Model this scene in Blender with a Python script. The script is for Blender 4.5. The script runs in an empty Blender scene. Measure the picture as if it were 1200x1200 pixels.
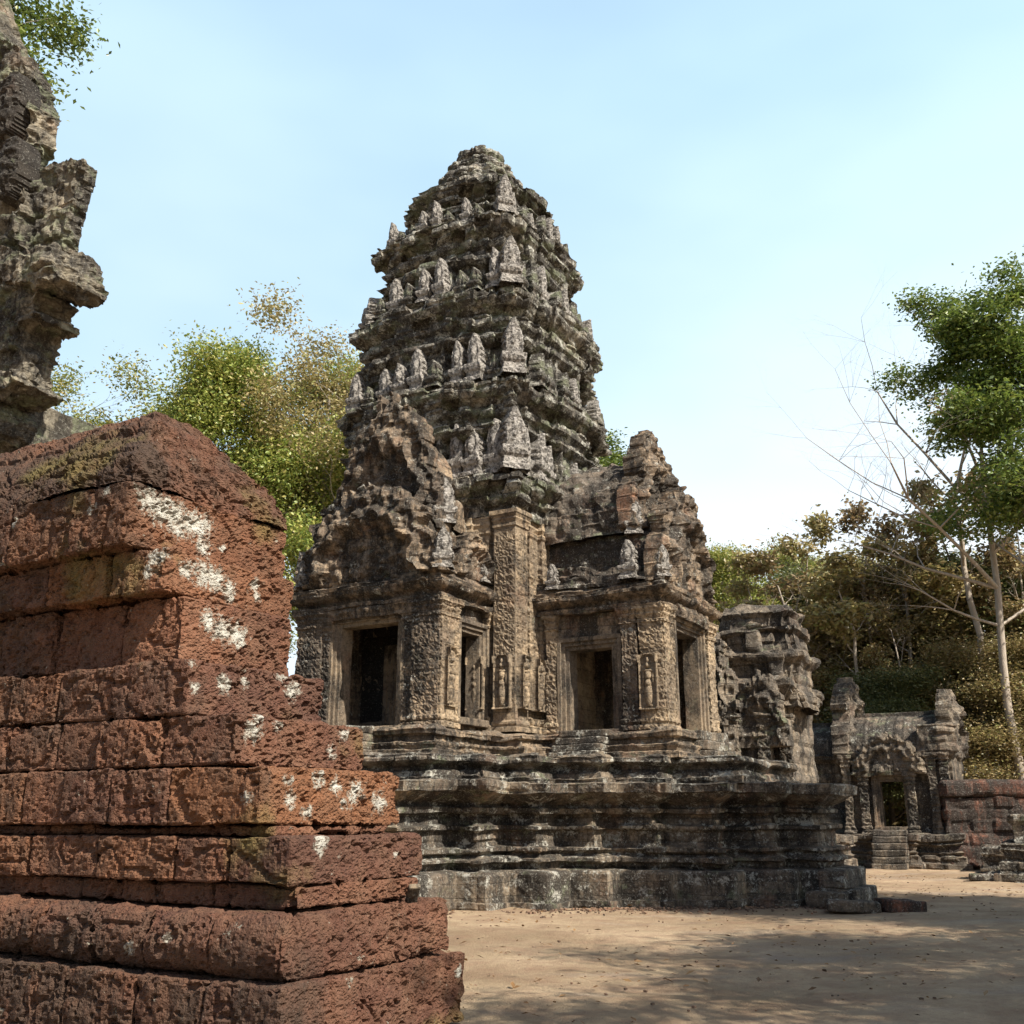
import bpy, math, random
import numpy as np
R = math.radians
S = bpy.context.scene
COL = S.collection

# ------------------------------------------------------------------ camera, world, sun, exposure
cd = bpy.data.cameras.new('camera'); cam = bpy.data.objects.new('camera', cd); COL.objects.link(cam)
cam.location = (0, 0, 1.65); cam.rotation_euler = (R(90 + 16.70), 0, 0)
cd.sensor_width = 36; cd.lens = 36; cd.clip_end = 2000; cd.clip_start = .1
S.camera = cam
SUN_EL, SUN_AZ = 45.0, 134.0            # azimuth clockwise from +Y
sd = bpy.data.lights.new('sun', 'SUN'); sd.energy = 5.0; sd.angle = R(.5); sd.color = (1, .93, .82)
sun = bpy.data.objects.new('sun', sd); COL.objects.link(sun)
sun.rotation_euler = (R(90 - SUN_EL), 0, R(180 - SUN_AZ))
S.view_settings.view_transform = 'Standard'; S.view_settings.look = 'None'
S.view_settings.exposure = .85; S.view_settings.gamma = 1
w = bpy.data.worlds.new('World'); S.world = w; w.use_nodes = True
nt = w.node_tree; nt.nodes.clear()
out = nt.nodes.new('ShaderNodeOutputWorld'); bg = nt.nodes.new('ShaderNodeBackground')
sky = nt.nodes.new('ShaderNodeTexSky'); sky.sky_type = 'NISHITA'; sky.sun_disc = False
sky.sun_elevation = R(SUN_EL); sky.sun_rotation = R(SUN_AZ); sky.air_density = 1.0; sky.dust_density = 1.6; sky.ozone_density = 1.2
tc = nt.nodes.new('ShaderNodeTexCoord'); sp = nt.nodes.new('ShaderNodeSeparateXYZ')
mp = nt.nodes.new('ShaderNodeMapping'); mp.inputs['Scale'].default_value = (1, 1, 2.6)
nz = nt.nodes.new('ShaderNodeTexNoise'); nz.inputs['Scale'].default_value = 1.3; nz.inputs['Detail'].default_value = 4; nz.inputs['Roughness'].default_value = .5
rp = nt.nodes.new('ShaderNodeMapRange'); rp.inputs[1].default_value = .30; rp.inputs[2].default_value = .75; rp.inputs[3].default_value = .0; rp.inputs[4].default_value = .35
mz = nt.nodes.new('ShaderNodeMapRange'); mz.inputs[1].default_value = .08; mz.inputs[2].default_value = .75; mz.inputs[3].default_value = .75; mz.inputs[4].default_value = .45
mx2 = nt.nodes.new('ShaderNodeMapRange'); mx2.inputs[1].default_value = -.3; mx2.inputs[2].default_value = .6; mx2.inputs[3].default_value = .08; mx2.inputs[4].default_value = .36
ad = nt.nodes.new('ShaderNodeMath'); ad.operation = 'ADD'; ad2 = nt.nodes.new('ShaderNodeMath'); ad2.operation = 'ADD'; ad2.use_clamp = True
mix = nt.nodes.new('ShaderNodeMixRGB'); mix.inputs[2].default_value = (4.5, 6.5, 8.1, 1)
L = nt.links.new
L(tc.outputs['Generated'], sp.inputs[0]); L(tc.outputs['Generated'], mp.inputs[0]); L(mp.outputs[0], nz.inputs[0]); L(nz.outputs[0], rp.inputs[0])
L(sp.outputs[2], mz.inputs[0]); L(sp.outputs[0], mx2.inputs[0]); L(rp.outputs[0], ad.inputs[0]); L(mz.outputs[0], ad.inputs[1]); L(ad.outputs[0], ad2.inputs[0]); L(mx2.outputs[0], ad2.inputs[1])
L(ad2.outputs[0], mix.inputs[0]); L(sky.outputs[0], mix.inputs[1])
def _mr(src, a, b, c, d):
    x = nt.nodes.new('ShaderNodeMapRange'); L(src, x.inputs[0])
    for i_, q_ in enumerate((a, b, c, d)): x.inputs[i_ + 1].default_value = q_
    return x.outputs[0]
def _mu(a, b, op='MULTIPLY'):
    x = nt.nodes.new('ShaderNodeMath'); x.operation = op; x.use_clamp = True; L(a, x.inputs[0]); L(b, x.inputs[1]); return x.outputs[0]
hz_ = _mu(_mr(sp.outputs[2], .08, .62, .75, 0), _mr(sp.outputs[0], -.45, .40, .12, 1)); cl_ = _mu(_mr(nz.outputs[0], .45, .70, 0, .45), _mr(sp.outputs[2], .75, .3, 0, 1))
gate = _mu(_mr(sp.outputs[2], .95, .70, 0, 1), _mr(sp.outputs[1], -.35, .15, 0, 1)); L(_mu(ad2.outputs[0], gate), mix.inputs[0])
mixc = nt.nodes.new('ShaderNodeMixRGB'); mixc.inputs[2].default_value = (7.9, 8.3, 8.7, 1); L(_mu(_mu(hz_, cl_, 'ADD'), gate), mixc.inputs[0]); L(mix.outputs[0], mixc.inputs[1]); L(mixc.outputs[0], bg.inputs[0]); bg.inputs[1].default_value = .082
L(bg.outputs[0], out.inputs[0])

# ------------------------------------------------------------------ noise
def _h(ix, iy, iz, seed):
    n = (ix.astype(np.int64) * 374761393 + iy.astype(np.int64) * 668265263 + iz.astype(np.int64) * 2147483647 + seed * 974711) & 0xffffffff
    n = ((n ^ (n >> 13)) * 1274126177) & 0xffffffff
    n = ((n ^ (n >> 16)) * 2246822519) & 0xffffffff
    return ((n ^ (n >> 15)) & 0xffffff) / float(0xffffff)
def vn(P, s=1.0, seed=0):
    q = np.asarray(P) * s; i = np.floor(q).astype(np.int64); f = q - i; f = f * f * (3 - 2 * f)
    r = 0
    for dx in (0, 1):
        wx = f[:, 0] if dx else 1 - f[:, 0]
        for dy in (0, 1):
            wy = f[:, 1] if dy else 1 - f[:, 1]
            for dz in (0, 1):
                wz = f[:, 2] if dz else 1 - f[:, 2]
                r = r + wx * wy * wz * _h(i[:, 0] + dx, i[:, 1] + dy, i[:, 2] + dz, seed)
    return r * 2 - 1
def fbm(P, s=1.0, o=4, seed=0, g=.5):
    r = 0; a = 1; t = 0
    for k in range(o):
        r = r + a * vn(P, s * 2.03 ** k, seed + k * 7); t += a; a *= g
    return r / t
def worley(P, s=1.0, seed=0):
    q = np.asarray(P) * s; i = np.floor(q).astype(np.int64); best = np.full(len(q), 9.0)
    for dx in (-1, 0, 1):
        for dy in (-1, 0, 1):
            for dz in (-1, 0, 1):
                a, b, c = i[:, 0] + dx, i[:, 1] + dy, i[:, 2] + dz
                d = (a + _h(a, b, c, seed) - q[:, 0]) ** 2 + (b + _h(a, b, c, seed + 1) - q[:, 1]) ** 2 + (c + _h(a, b, c, seed + 2) - q[:, 2]) ** 2
                best = np.minimum(best, d)
    return np.sqrt(best)
def ss(a, b, x):
    t = np.clip((x - a) / (b - a), 0, 1); return t * t * (3 - 2 * t)

# ------------------------------------------------------------------ mesh builder
class MB:
    def __init__(s): s.v = []; s.f = []; s.n = 0; s.ex = []
    def add(s, V, F, ex=None):
        V = np.asarray(V, float).reshape(-1, 3); F = np.asarray(F, int).reshape(-1, 4)
        s.v.append(V); s.f.append(F + s.n); s.n += len(V)
        s.ex.append(np.zeros(len(V)) if ex is None else ex)
    def grid(s, G, flip=False):                # G (a,b,3)
        a, b = G.shape[:2]; I = np.arange(a * b).reshape(a, b)
        F = np.stack([I[:-1, :-1], I[1:, :-1], I[1:, 1:], I[:-1, 1:]], -1).reshape(-1, 4)
        s.add(G.reshape(-1, 3), F[:, ::-1] if flip else F)
    def arrays(s): return np.concatenate(s.v), np.concatenate(s.f), np.concatenate(s.ex)
def relax(V, F, it=2, k=.5):
    E = np.concatenate([F[:, [0, 1]], F[:, [1, 2]], F[:, [2, 3]], F[:, [3, 0]]]); E = np.unique(np.sort(E, 1), axis=0); E = E[E[:, 0] != E[:, 1]]
    for _ in range(it):
        A = np.zeros_like(V); n = np.zeros(len(V)); np.add.at(A, E[:, 0], V[E[:, 1]]); np.add.at(A, E[:, 1], V[E[:, 0]]); np.add.at(n, E.ravel(), 1)
        V = V * (1 - k) + A / np.maximum(n, 1)[:, None] * k
    return V
def rotz(V, a, loc=(0, 0, 0)):
    c, s_ = math.cos(a), math.sin(a); V = np.asarray(V, float)
    return np.stack([V[:, 0] * c - V[:, 1] * s_ + loc[0], V[:, 0] * s_ + V[:, 1] * c + loc[1], V[:, 2] + loc[2]], 1)
def weld(V, F, ex=None):
    k = np.round(V * 2000).astype(np.int64)
    _, idx, inv = np.unique(k, axis=0, return_index=True, return_inverse=True); inv = inv.ravel()
    F = inv[F]
    ok = (F[:, 0] != F[:, 2]) & (F[:, 1] != F[:, 3])
    return V[idx], F[ok], (ex[idx] if ex is not None else None)
def normals(V, F):
    n = np.cross(V[F[:, 2]] - V[F[:, 0]], V[F[:, 3]] - V[F[:, 1]])
    N = np.zeros_like(V)
    for k in range(4): np.add.at(N, F[:, k], n)
    return N / (np.linalg.norm(N, axis=1, keepdims=True) + 1e-12)
def raw(name, V, F, mat, parent=None, smooth=True, attrs=None):
    me = bpy.data.meshes.new(name); V = np.asarray(V, np.float32)
    tri = F[:, 3] == F[:, 2]; 
    F = F.astype(np.int32); tot = np.where((F[:, 3] == F[:, 0]) | tri, 3, 4).astype(np.int32)
    if (tot == 3).any():
        lv = np.concatenate([f[:t] for f, t in zip(F, tot)]).astype(np.int32)
    else: lv = F.ravel()
    me.vertices.add(len(V)); me.vertices.foreach_set('co', V.ravel())
    me.loops.add(len(lv)); me.loops.foreach_set('vertex_index', lv)
    me.polygons.add(len(F)); st = np.concatenate([[0], np.cumsum(tot)[:-1]]).astype(np.int32)
    me.polygons.foreach_set('loop_start', st); me.polygons.foreach_set('loop_total', tot)
    me.polygons.foreach_set('use_smooth', np.full(len(F), smooth))
    for k, a in (attrs or {}).items():
        at = me.attributes.new(k, 'FLOAT', 'POINT'); at.data.foreach_set('value', np.asarray(a, np.float32))
    me.update(calc_edges=True); me.validate()
    me.materials.append(mat)
    o = bpy.data.objects.new(name, me); COL.objects.link(o)
    if parent: o.parent = parent
    return o
def build(mb, name, mat, parent=None, disp=None, vec=0.0, vs=1.5, smooth=False, attrs=None, wl=True, seed=3, sm=0):
    V, F, ex = mb.arrays()
    if wl: V, F, ex = weld(V, F, ex)
    if sm: V = relax(V, F, sm)
    if disp is not None: V = V + normals(V, F) * disp(V)[:, None]
    if vec:
        d = np.stack([fbm(V, vs, 3, seed + k * 31) for k in range(3)], 1); V = V + d * vec
    at = attrs(V) if attrs else None
    return raw(name, V, F, mat, parent, smooth, at)
def ax(a, b, st, e=0.0):
    n = max(1, int(round((b - a) / st))); x = np.linspace(a, b, n + 1)
    if e and b - a > 3 * e: x = np.unique(np.round(np.concatenate([x[(x < a + 1e-6) | (x > b - 1e-6) | ((x > a + 1.6 * e) & (x < b - 1.6 * e))], [a + e * .5, a + e, b - e, b - e * .5]]), 5))
    return x
def gbox(mb, x, y, z, st=.06, r=.02, bottom=True, T=None):
    """box on the spans x, y, z (each a pair or an array of samples) with rounded edges"""
    x, y, z = [ax(q[0], q[1], st, r) if len(q) == 2 else np.asarray(q, float) for q in (x, y, z)]
    def g(A, B, f):
        a, b = np.meshgrid(A, B, indexing='ij'); return f(a, b)
    fs = []
    for zz, fl in ((z[0], True), (z[-1], False)):
        if fl and not bottom: continue
        fs.append((g(x, y, lambda a, b: np.stack([a, b, np.full_like(a, zz)], -1)), fl))
    for yy, fl in ((y[0], False), (y[-1], True)):
        fs.append((g(x, z, lambda a, b: np.stack([a, np.full_like(a, yy), b], -1)), fl))
    for xx, fl in ((x[0], True), (x[-1], False)):
        fs.append((g(y, z, lambda a, b: np.stack([np.full_like(a, xx), a, b], -1)), fl))
    lo = np.array([x[0], y[0], z[0]]); hi = np.array([x[-1], y[-1], z[-1]])
    rr = min(r, .45 * float((hi - lo).min()))
    for G, fl in fs:
        V = G.reshape(-1, 3)
        if rr > 0:
            C = np.clip(V, lo + rr, hi - rr); d = V - C; l = np.linalg.norm(d, axis=1, keepdims=True)
            V = C + d / np.maximum(l, 1e-9) * rr * (l > 0)
        if T: V = T(V)
        mb.grid(V.reshape(G.shape), fl)
def sweep(mb, poly, prof, st=.07, cap=True, vst=None, T=None):
    """sweep a moulding profile [(offset, z)...] round a rectilinear counter-clockwise polygon"""
    P = np.array(poly, float); n = len(P)
    D = np.roll(P, -1, 0) - P; Ln = np.linalg.norm(D, axis=1); D = D / Ln[:, None]
    Nn = np.stack([D[:, 1], -D[:, 0]], 1); M = Nn + np.roll(Nn, 1, 0)
    nrm2 = (Nn * np.roll(Nn, 1, 0)).sum(1); M = M / (1 + nrm2)[:, None]
    pr = [prof[0]]
    for a, b in zip(prof[:-1], prof[1:]):
        l = math.hypot(b[0] - a[0], b[1] - a[1]); k = max(1, int(round(l / (vst or st))))
        for j in range(1, k + 1): pr.append((a[0] + (b[0] - a[0]) * j / k, a[1] + (b[1] - a[1]) * j / k))
    pr = np.array(pr)
    cols = []
    for i in range(n):
        j = (i + 1) % n; k = max(1, int(round(Ln[i] / st)))
        for q in range(k):
            t = q / k; cols.append((P[i] * (1 - t) + P[j] * t, M[i] * (1 - t) + M[j] * t))
    cols.append(cols[0])
    B = np.array([c[0] for c in cols]); Mo = np.array([c[1] for c in cols])
    XY = B[None] + Mo[None] * pr[:, 0][:, None, None]
    G = np.concatenate([XY, np.broadcast_to(pr[:, 1][:, None, None], XY.shape[:2] + (1,))], -1)
    if T: G = T(G.reshape(-1, 3)).reshape(G.shape)
    mb.grid(G, True)
    if cap:                                    # inward fill in shrinking rings
        top = G[-1]; c = top.mean(0); ks = 5
        GG = np.stack([top * (1 - t) + c * t for t in np.linspace(0, 1, ks + 1)]); mb.grid(GG, True)
def stp(*rows):
    """profile from rows (z0, z1, off0, off1) stacked upward"""
    p = []
    for z0, z1, a, b in rows: p += [(a, z0), (b, z1)]
    return p
def rect(x0, x1, y0, y1): return [(x0, y0), (x1, y0), (x1, y1), (x0, y1)]
def brickoff(V, rh, bw, amp, groove, seed=5, zo=0.0):
    """each stone sits a little in or out, with a weathered joint round it"""
    s = V[:, 0] + V[:, 1] + .05 * fbm(V, 1.1, 2, seed); z = V[:, 2] + zo + .025 * fbm(V, .9, 2, seed + 4)
    row = np.floor(z / rh); o = _h(row, row * 0, row * 0, 11) * bw
    k = np.floor((s + o) / bw); fx = (s + o) / bw - k; fz = z / rh - row
    ex = np.minimum(fx, 1 - fx) * bw; ez = np.minimum(fz, 1 - fz) * rh
    e = np.minimum(ex, ez)
    return (_h(row, k, row * 0, seed) - .5) * 2 * amp * ss(0, .05, e) - groove * (1 - ss(0, .05, e))
def carve(V, s, amp, seed=0):
    wv = np.stack([fbm(V, s * .5, 2, seed + 9), fbm(V, s * .5, 2, seed + 19), fbm(V, s * .5, 2, seed + 29)], 1)
    r = 1 - np.abs(vn(V + wv * .6 / s, s, seed)) * 2.2
    return amp * (np.clip(r, -1, 1) * .6 + (0.5 - worley(V, s * 1.2, seed)) * .9)
def scroll(V, s, amp, seed=0):
    d = worley(V + np.stack([fbm(V, s * .4, 2, seed), fbm(V, s * .4, 2, seed + 3), fbm(V, s * .4, 2, seed + 5)], 1) * .25 / s * 1.0, s, seed)
    return amp * (np.cos(d * 11) * np.clip(1.05 - d, 0, 1) + .5 * (.5 - worley(V, s * 2.6, seed + 7)))
def relief(mb, w_, h_, th, res, mask, hf, T=None, back=True, z0=0.0, x0=None):
    """slab of thickness th whose outline and front height are functions of (x, z); front looks to -y"""
    xa, xb = (-w_ / 2, w_ / 2) if x0 is None else (x0, x0 + w_)
    nx, nz_ = int(w_ / res) + 1, int(h_ / res) + 1
    xs = np.linspace(xa, xb, nx + 1); zs = np.linspace(z0, z0 + h_, nz_ + 1)
    X, Z = np.meshgrid(xs, zs, indexing='ij')
    Xc, Zc = np.meshgrid((xs[1:] + xs[:-1]) / 2, (zs[1:] + zs[:-1]) / 2, indexing='ij')
    m = mask(Xc, Zc); H = hf(X, Z); I = np.arange(X.size).reshape(X.shape); off = X.size
    Vf = np.stack([X, -H, Z], -1).reshape(-1, 3); Vb = np.stack([X, np.full_like(X, th), Z], -1).reshape(-1, 3)
    if back is True and th < .5: Vb[:, 1] = th
    q = lambda A: A.reshape(-1)
    a, b, c, d = I[:-1, :-1], I[1:, :-1], I[1:, 1:], I[:-1, 1:]
    F = [np.stack([a[m], b[m], c[m], d[m]], 1)]
    F.append(np.stack([a[m], d[m], c[m], b[m]], 1) + off)
    mp_ = np.pad(m, 1)
    E_ = []
    for (dx, dz, p, r_) in ((-1, 0, (0, 0), (0, 1)), (1, 0, (1, 1), (1, 0)), (0, -1, (1, 0), (0, 0)), (0, 1, (0, 1), (1, 1))):
        nb = mp_[1 + dx:1 + dx + m.shape[0], 1 + dz:1 + dz + m.shape[1]]; e = m & ~nb
        ii, jj = np.nonzero(e); A = I[ii + p[0], jj + p[1]]; B = I[ii + r_[0], jj + r_[1]]
        E_.append(np.stack([B, A], 1))
    E_ = np.concatenate(E_); V = np.concatenate([Vf, Vb]); ns = max(1, int(round(th / max(.05, res * 1.8)))); n0 = len(V); m_ = len(E_)
    ex_ = []
    lay = [E_]
    for q_ in range(1, ns):
        t_ = q_ / ns; ex_.append(V[E_[:, 0]] * (1 - t_) + V[E_[:, 0] + off] * t_); ex_.append(V[E_[:, 1]] * (1 - t_) + V[E_[:, 1] + off] * t_)
        b0 = n0 + (q_ - 1) * 2 * m_; lay.append(np.stack([b0 + np.arange(m_), b0 + m_ + np.arange(m_)], 1))
    lay.append(E_ + off)
    for a_, b_ in zip(lay[:-1], lay[1:]): F.append(np.stack([a_[:, 0], a_[:, 1], b_[:, 1], b_[:, 0]], 1))
    F = np.concatenate(F); V = np.concatenate([V] + ex_)
    used = np.unique(F); rm = np.zeros(len(V), int); rm[used] = np.arange(len(used))
    V = V[used]; F = rm[F]
    if T: V = T(V)
    mb.add(V, F)
def inpoly(X, Z, pts):
    r = np.zeros(X.shape, bool); n = len(pts)
    for i in range(n):
        x1, z1 = pts[i]; x2, z2 = pts[(i + 1) % n]
        if z1 == z2: continue
        c = ((z1 > Z) != (z2 > Z)) & (X < (x2 - x1) * (Z - z1) / (z2 - z1) + x1); r ^= c
    return r
def P2(X, Z): return np.stack([X.ravel(), X.ravel() * 0, Z.ravel()], 1)
def f2(fn, X, Z, *a, **k): return fn(P2(X, Z), *a, **k).reshape(X.shape)

def empty(name, label, cat, loc, rz=0, group=None):
    o = bpy.data.objects.new(name, None); COL.objects.link(o); o.location = loc; o.rotation_euler = (0, 0, rz)
    o.empty_display_size = .5
    return tag(o, label, cat, group)
def tag(o, label=None, cat=None, group=None, kind=None):
    for k, v in (('label', label), ('category', cat), ('group', group), ('kind', kind)):
        if v: o[k] = v
    return o
def dup(o, parent, loc, rz=0, sc=1.0):
    c = o.copy(); COL.objects.link(c); c.parent = parent; c.location = loc; c.rotation_euler = (0, 0, rz)
    c.scale = (sc, sc, sc) if not isinstance(sc, tuple) else sc
    return c

# ------------------------------------------------------------------ materials
class NT:
    def __init__(s, name):
        s.m = bpy.data.materials.new(name); s.m.use_nodes = True; s.t = s.m.node_tree; s.t.nodes.clear()
        s.o = s.n('OutputMaterial'); s.b = s.n('BsdfPrincipled'); s.l(s.b.outputs[0], s.o.inputs[0])
        s.co = s.n('TexCoord').outputs['Object']
    def n(s, t, **k):
        x = s.t.nodes.new('ShaderNode' + t)
        for a, b in k.items(): setattr(x, a, b)
        return x
    def l(s, a, b): s.t.links.new(a, b)
    def val(s, inp, v):
        if isinstance(v, bpy.types.NodeSocket): s.l(v, inp)
        else: inp.default_value = v
    def map(s, scale, loc=(0, 0, 0), co=None):
        x = s.n('Mapping'); s.l(co or s.co, x.inputs[0]); x.inputs['Scale'].default_value = scale; x.inputs['Location'].default_value = loc; return x.outputs[0]
    def noise(s, scale, det=5, rough=.55, co=None, dist=0):
        x = s.n('TexNoise'); s.l(co or s.co, x.inputs['Vector']); x.inputs['Scale'].default_value = scale; x.inputs['Detail'].default_value = det
        x.inputs['Roughness'].default_value = rough; x.inputs['Distortion'].default_value = dist; return x.outputs[0]
    def vor(s, scale, co=None, feat='F1', rnd=1):
        x = s.n('TexVoronoi'); x.feature = feat; s.l(co or s.co, x.inputs['Vector']); x.inputs['Scale'].default_value = scale; x.inputs['Randomness'].default_value = rnd; return x.outputs['Distance']
    def rng(s, v, a, b, c=0., d=1.):
        x = s.n('MapRange'); s.val(x.inputs[0], v)
        for i, q in enumerate((a, b, c, d)): x.inputs[i + 1].default_value = q
        return x.outputs[0]
    def math(s, op, a, b=0.):
        x = s.n('Math'); x.operation = op; s.val(x.inputs[0], a); s.val(x.inputs[1], b); return x.outputs[0]
    def mix(s, f, a, b, mode='MIX'):
        x = s.n('MixRGB'); x.blend_type = mode; s.val(x.inputs[0], f)
        for i, q in ((1, a), (2, b)):
            if isinstance(q, tuple): x.inputs[i].default_value = q + (1,)
            else: s.l(q, x.inputs[i])
        return x.outputs[0]
    def bump(s, h, st, dist, nrm=None):
        x = s.n('Bump'); s.l(h, x.inputs['Height']); x.inputs['Strength'].default_value = st; x.inputs['Distance'].default_value = dist
        if nrm: s.l(nrm, x.inputs['Normal'])
        return x.outputs[0]
    def end(s, col, nrm=None, rough=.92, spec=.2):
        s.l(col, s.b.inputs['Base Color']) if not isinstance(col, tuple) else setattr(s.b.inputs['Base Color'], 'default_value', col + (1,))
        s.val(s.b.inputs['Roughness'], rough); s.b.inputs['Specular IOR Level'].default_value = spec
        if nrm: s.l(nrm, s.b.inputs['Normal'])
        return s.m
def sandstone(name, a=(.34, .28, .20), b=(.19, .175, .15), black=.5, green=.3, white=.2, red=.1, fig=.5, rh=.33, bw=.62, joint=.7, bst=.7):
    k = NT(name)
    n1 = k.noise(.55, 5, .6); n2 = k.noise(2.3, 6, .65); n3 = k.noise(14, 5, .7)
    c = k.mix(k.rng(k.math('ADD', k.math('MULTIPLY', n1, .6), k.math('MULTIPLY', n2, .4)), .42, .58), b, a)
    c = k.mix(k.rng(k.noise(1.1, 4, .6, k.map((1, 1, 1), (7, 3, 5))), .55 , .72, 0, red), c, (.30, .13, .07))
    # stones
    sx = k.n('SeparateXYZ'); k.l(k.co, sx.inputs[0])
    wob = k.math('MULTIPLY', k.math('SUBTRACT', k.noise(1.1, 2), .5), .1)
    cx = k.n('CombineXYZ'); k.l(k.math('ADD', k.math('ADD', sx.outputs[0], sx.outputs[1]), wob), cx.inputs[0]); k.l(k.math('ADD', sx.outputs[2], wob), cx.inputs[1])
    br = k.n('TexBrick'); k.l(cx.outputs[0], br.inputs['Vector']); br.inputs['Scale'].default_value = 1; br.inputs['Mortar Size'].default_value = .012
    br.inputs['Mortar Smooth'].default_value = .3; br.inputs['Brick Width'].default_value = bw; br.inputs['Row Height'].default_value = rh
    br.inputs['Color1'].default_value = (.62, .62, .64, 1); br.inputs['Color2'].default_value = (1.25, 1.2, 1.12, 1); br.inputs['Mortar'].default_value = (.5, .5, .5, 1)
    c = k.mix(.75, c, k.mix(1., c, br.outputs[0], 'MULTIPLY'))
    # black crust, in vertical drips and patches
    st = k.noise(1.7, 6, .7, k.map((1.6, 1.6, .45), (1, 8, 2))); bl = k.math('ADD', k.math('MULTIPLY', st, .6), k.math('MULTIPLY', n3, .18)); bl = k.math('ADD', bl, k.math('MULTIPLY', k.noise(.8, 3, .5, k.map((1, 1, 1), (4, 4, 9))), .25))
    c = k.mix(k.rng(bl, .62 - .22 * black, .70 - .2 * black, 0, .88), c, (.035, .031, .027))
    g = k.math('ADD', k.math('MULTIPLY', k.noise(1.3, 5, .6, k.map((1, 1, 1.8), (3, 1, 6))), .7), k.math('MULTIPLY', k.noise(9, 4, .7), .3))
    c = k.mix(k.rng(g, .66 - .25 * green, .72 - .22 * green, 0, .65), c, (.22, .245, .15))
    wn = k.math('ADD', k.math('MULTIPLY', k.noise(2.6, 4, .6, k.map((1, 1, 1.5), (9, 2, 3))), .55), k.math('MULTIPLY', k.noise(17, 4, .75), .45))
    c = k.mix(k.rng(wn, .66 - .2 * white, .69 - .18 * white, 0, .85), c, (.55, .54, .47))
    c = k.mix(k.rng(n3, .3, .7, .0, .6), c, k.mix(1., c, (.5, .47, .45), 'MULTIPLY'))
    f4 = k.noise(26, 4, .8); f5 = k.noise(7.5, 6, .8, k.map((1, 1, 1.2), (3, 8, 1)))
    c = k.mix(k.rng(f5, .50, .60, 0, .35 + .35 * black), c, (.045, .04, .034)); c = k.mix(k.rng(f4, .56, .66, 0, .35 + .3 * white), c, (.50, .48, .41))
    # relief: fine grain, carving and joints
    v = k.vor(5.5, k.mix(.12, k.co, k.noise(4, 3) , 'ADD')); v2 = k.vor(15, None, 'SMOOTH_F1')
    h = k.math('ADD', k.math('MULTIPLY', v, .5 * fig), k.math('MULTIPLY', v2, .28 * fig)); h = k.math('ADD', h, k.math('MULTIPLY', k.noise(6.5, 8, .8), 1.5)); h = k.math('SUBTRACT', h, k.math('MULTIPLY', br.outputs['Fac'], joint))
    return k.end(c, k.bump(h, bst, .085))
M = {}
M['tower'] = sandstone('tower_stone', a=(.50, .455, .37), b=(.20, .185, .16), black=.92, green=.6, white=.66, red=.22, fig=.8)
M['body'] = sandstone('carved_wall_stone', a=(.56, .44, .30), b=(.34, .265, .185), black=.42, green=.22, white=.15, red=.35, fig=1.6, bst=.9)
M['porch'] = sandstone('porch_stone', a=(.46, .35, .24), b=(.19, .15, .115), black=.72, green=.25, white=.35, red=.6, fig=1.0, bst=.8)
M['plat'] = sandstone('platform_stone', a=(.34, .275, .20), b=(.125, .105, .085), black=.74, green=.35, white=.58, red=.4, fig=.4, rh=.24, bw=.75)
M['plinth'] = sandstone('plinth_stone', a=(.25, .20, .145), b=(.13, .105, .08), black=.5, green=.2, white=.4, red=.2, fig=.2, rh=.7, bw=1.3)
M['frame'] = sandstone('door_frame_stone', a=(.42, .33, .225), b=(.22, .175, .13), black=.55, green=.2, white=.12, red=.4, fig=.15, rh=3, bw=3, joint=0)
M['dark'] = sandstone('shade_darkened_stone', a=(.07, .06, .05), b=(.04, .035, .03), black=.6, green=.2, white=.1, red=.2, fig=.3)  # interior shade put into the stone colour so doorways look black
M['far'] = sandstone('ruin_stone', a=(.31, .255, .19), b=(.14, .12, .10), black=.62, green=.3, white=.3, red=.25, fig=.7)
M['leftst'] = sandstone('gate_stone', a=(.33, .295, .225), b=(.16, .145, .115), black=.7, green=.6, white=.25, red=.3, fig=1.2, rh=.5, bw=.9)
M['roof'] = sandstone('vault_stone', a=(.30, .245, .19), b=(.13, .11, .09), black=.8, green=.4, white=.4, red=.4, fig=.8, rh=.3, bw=.45)

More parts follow.
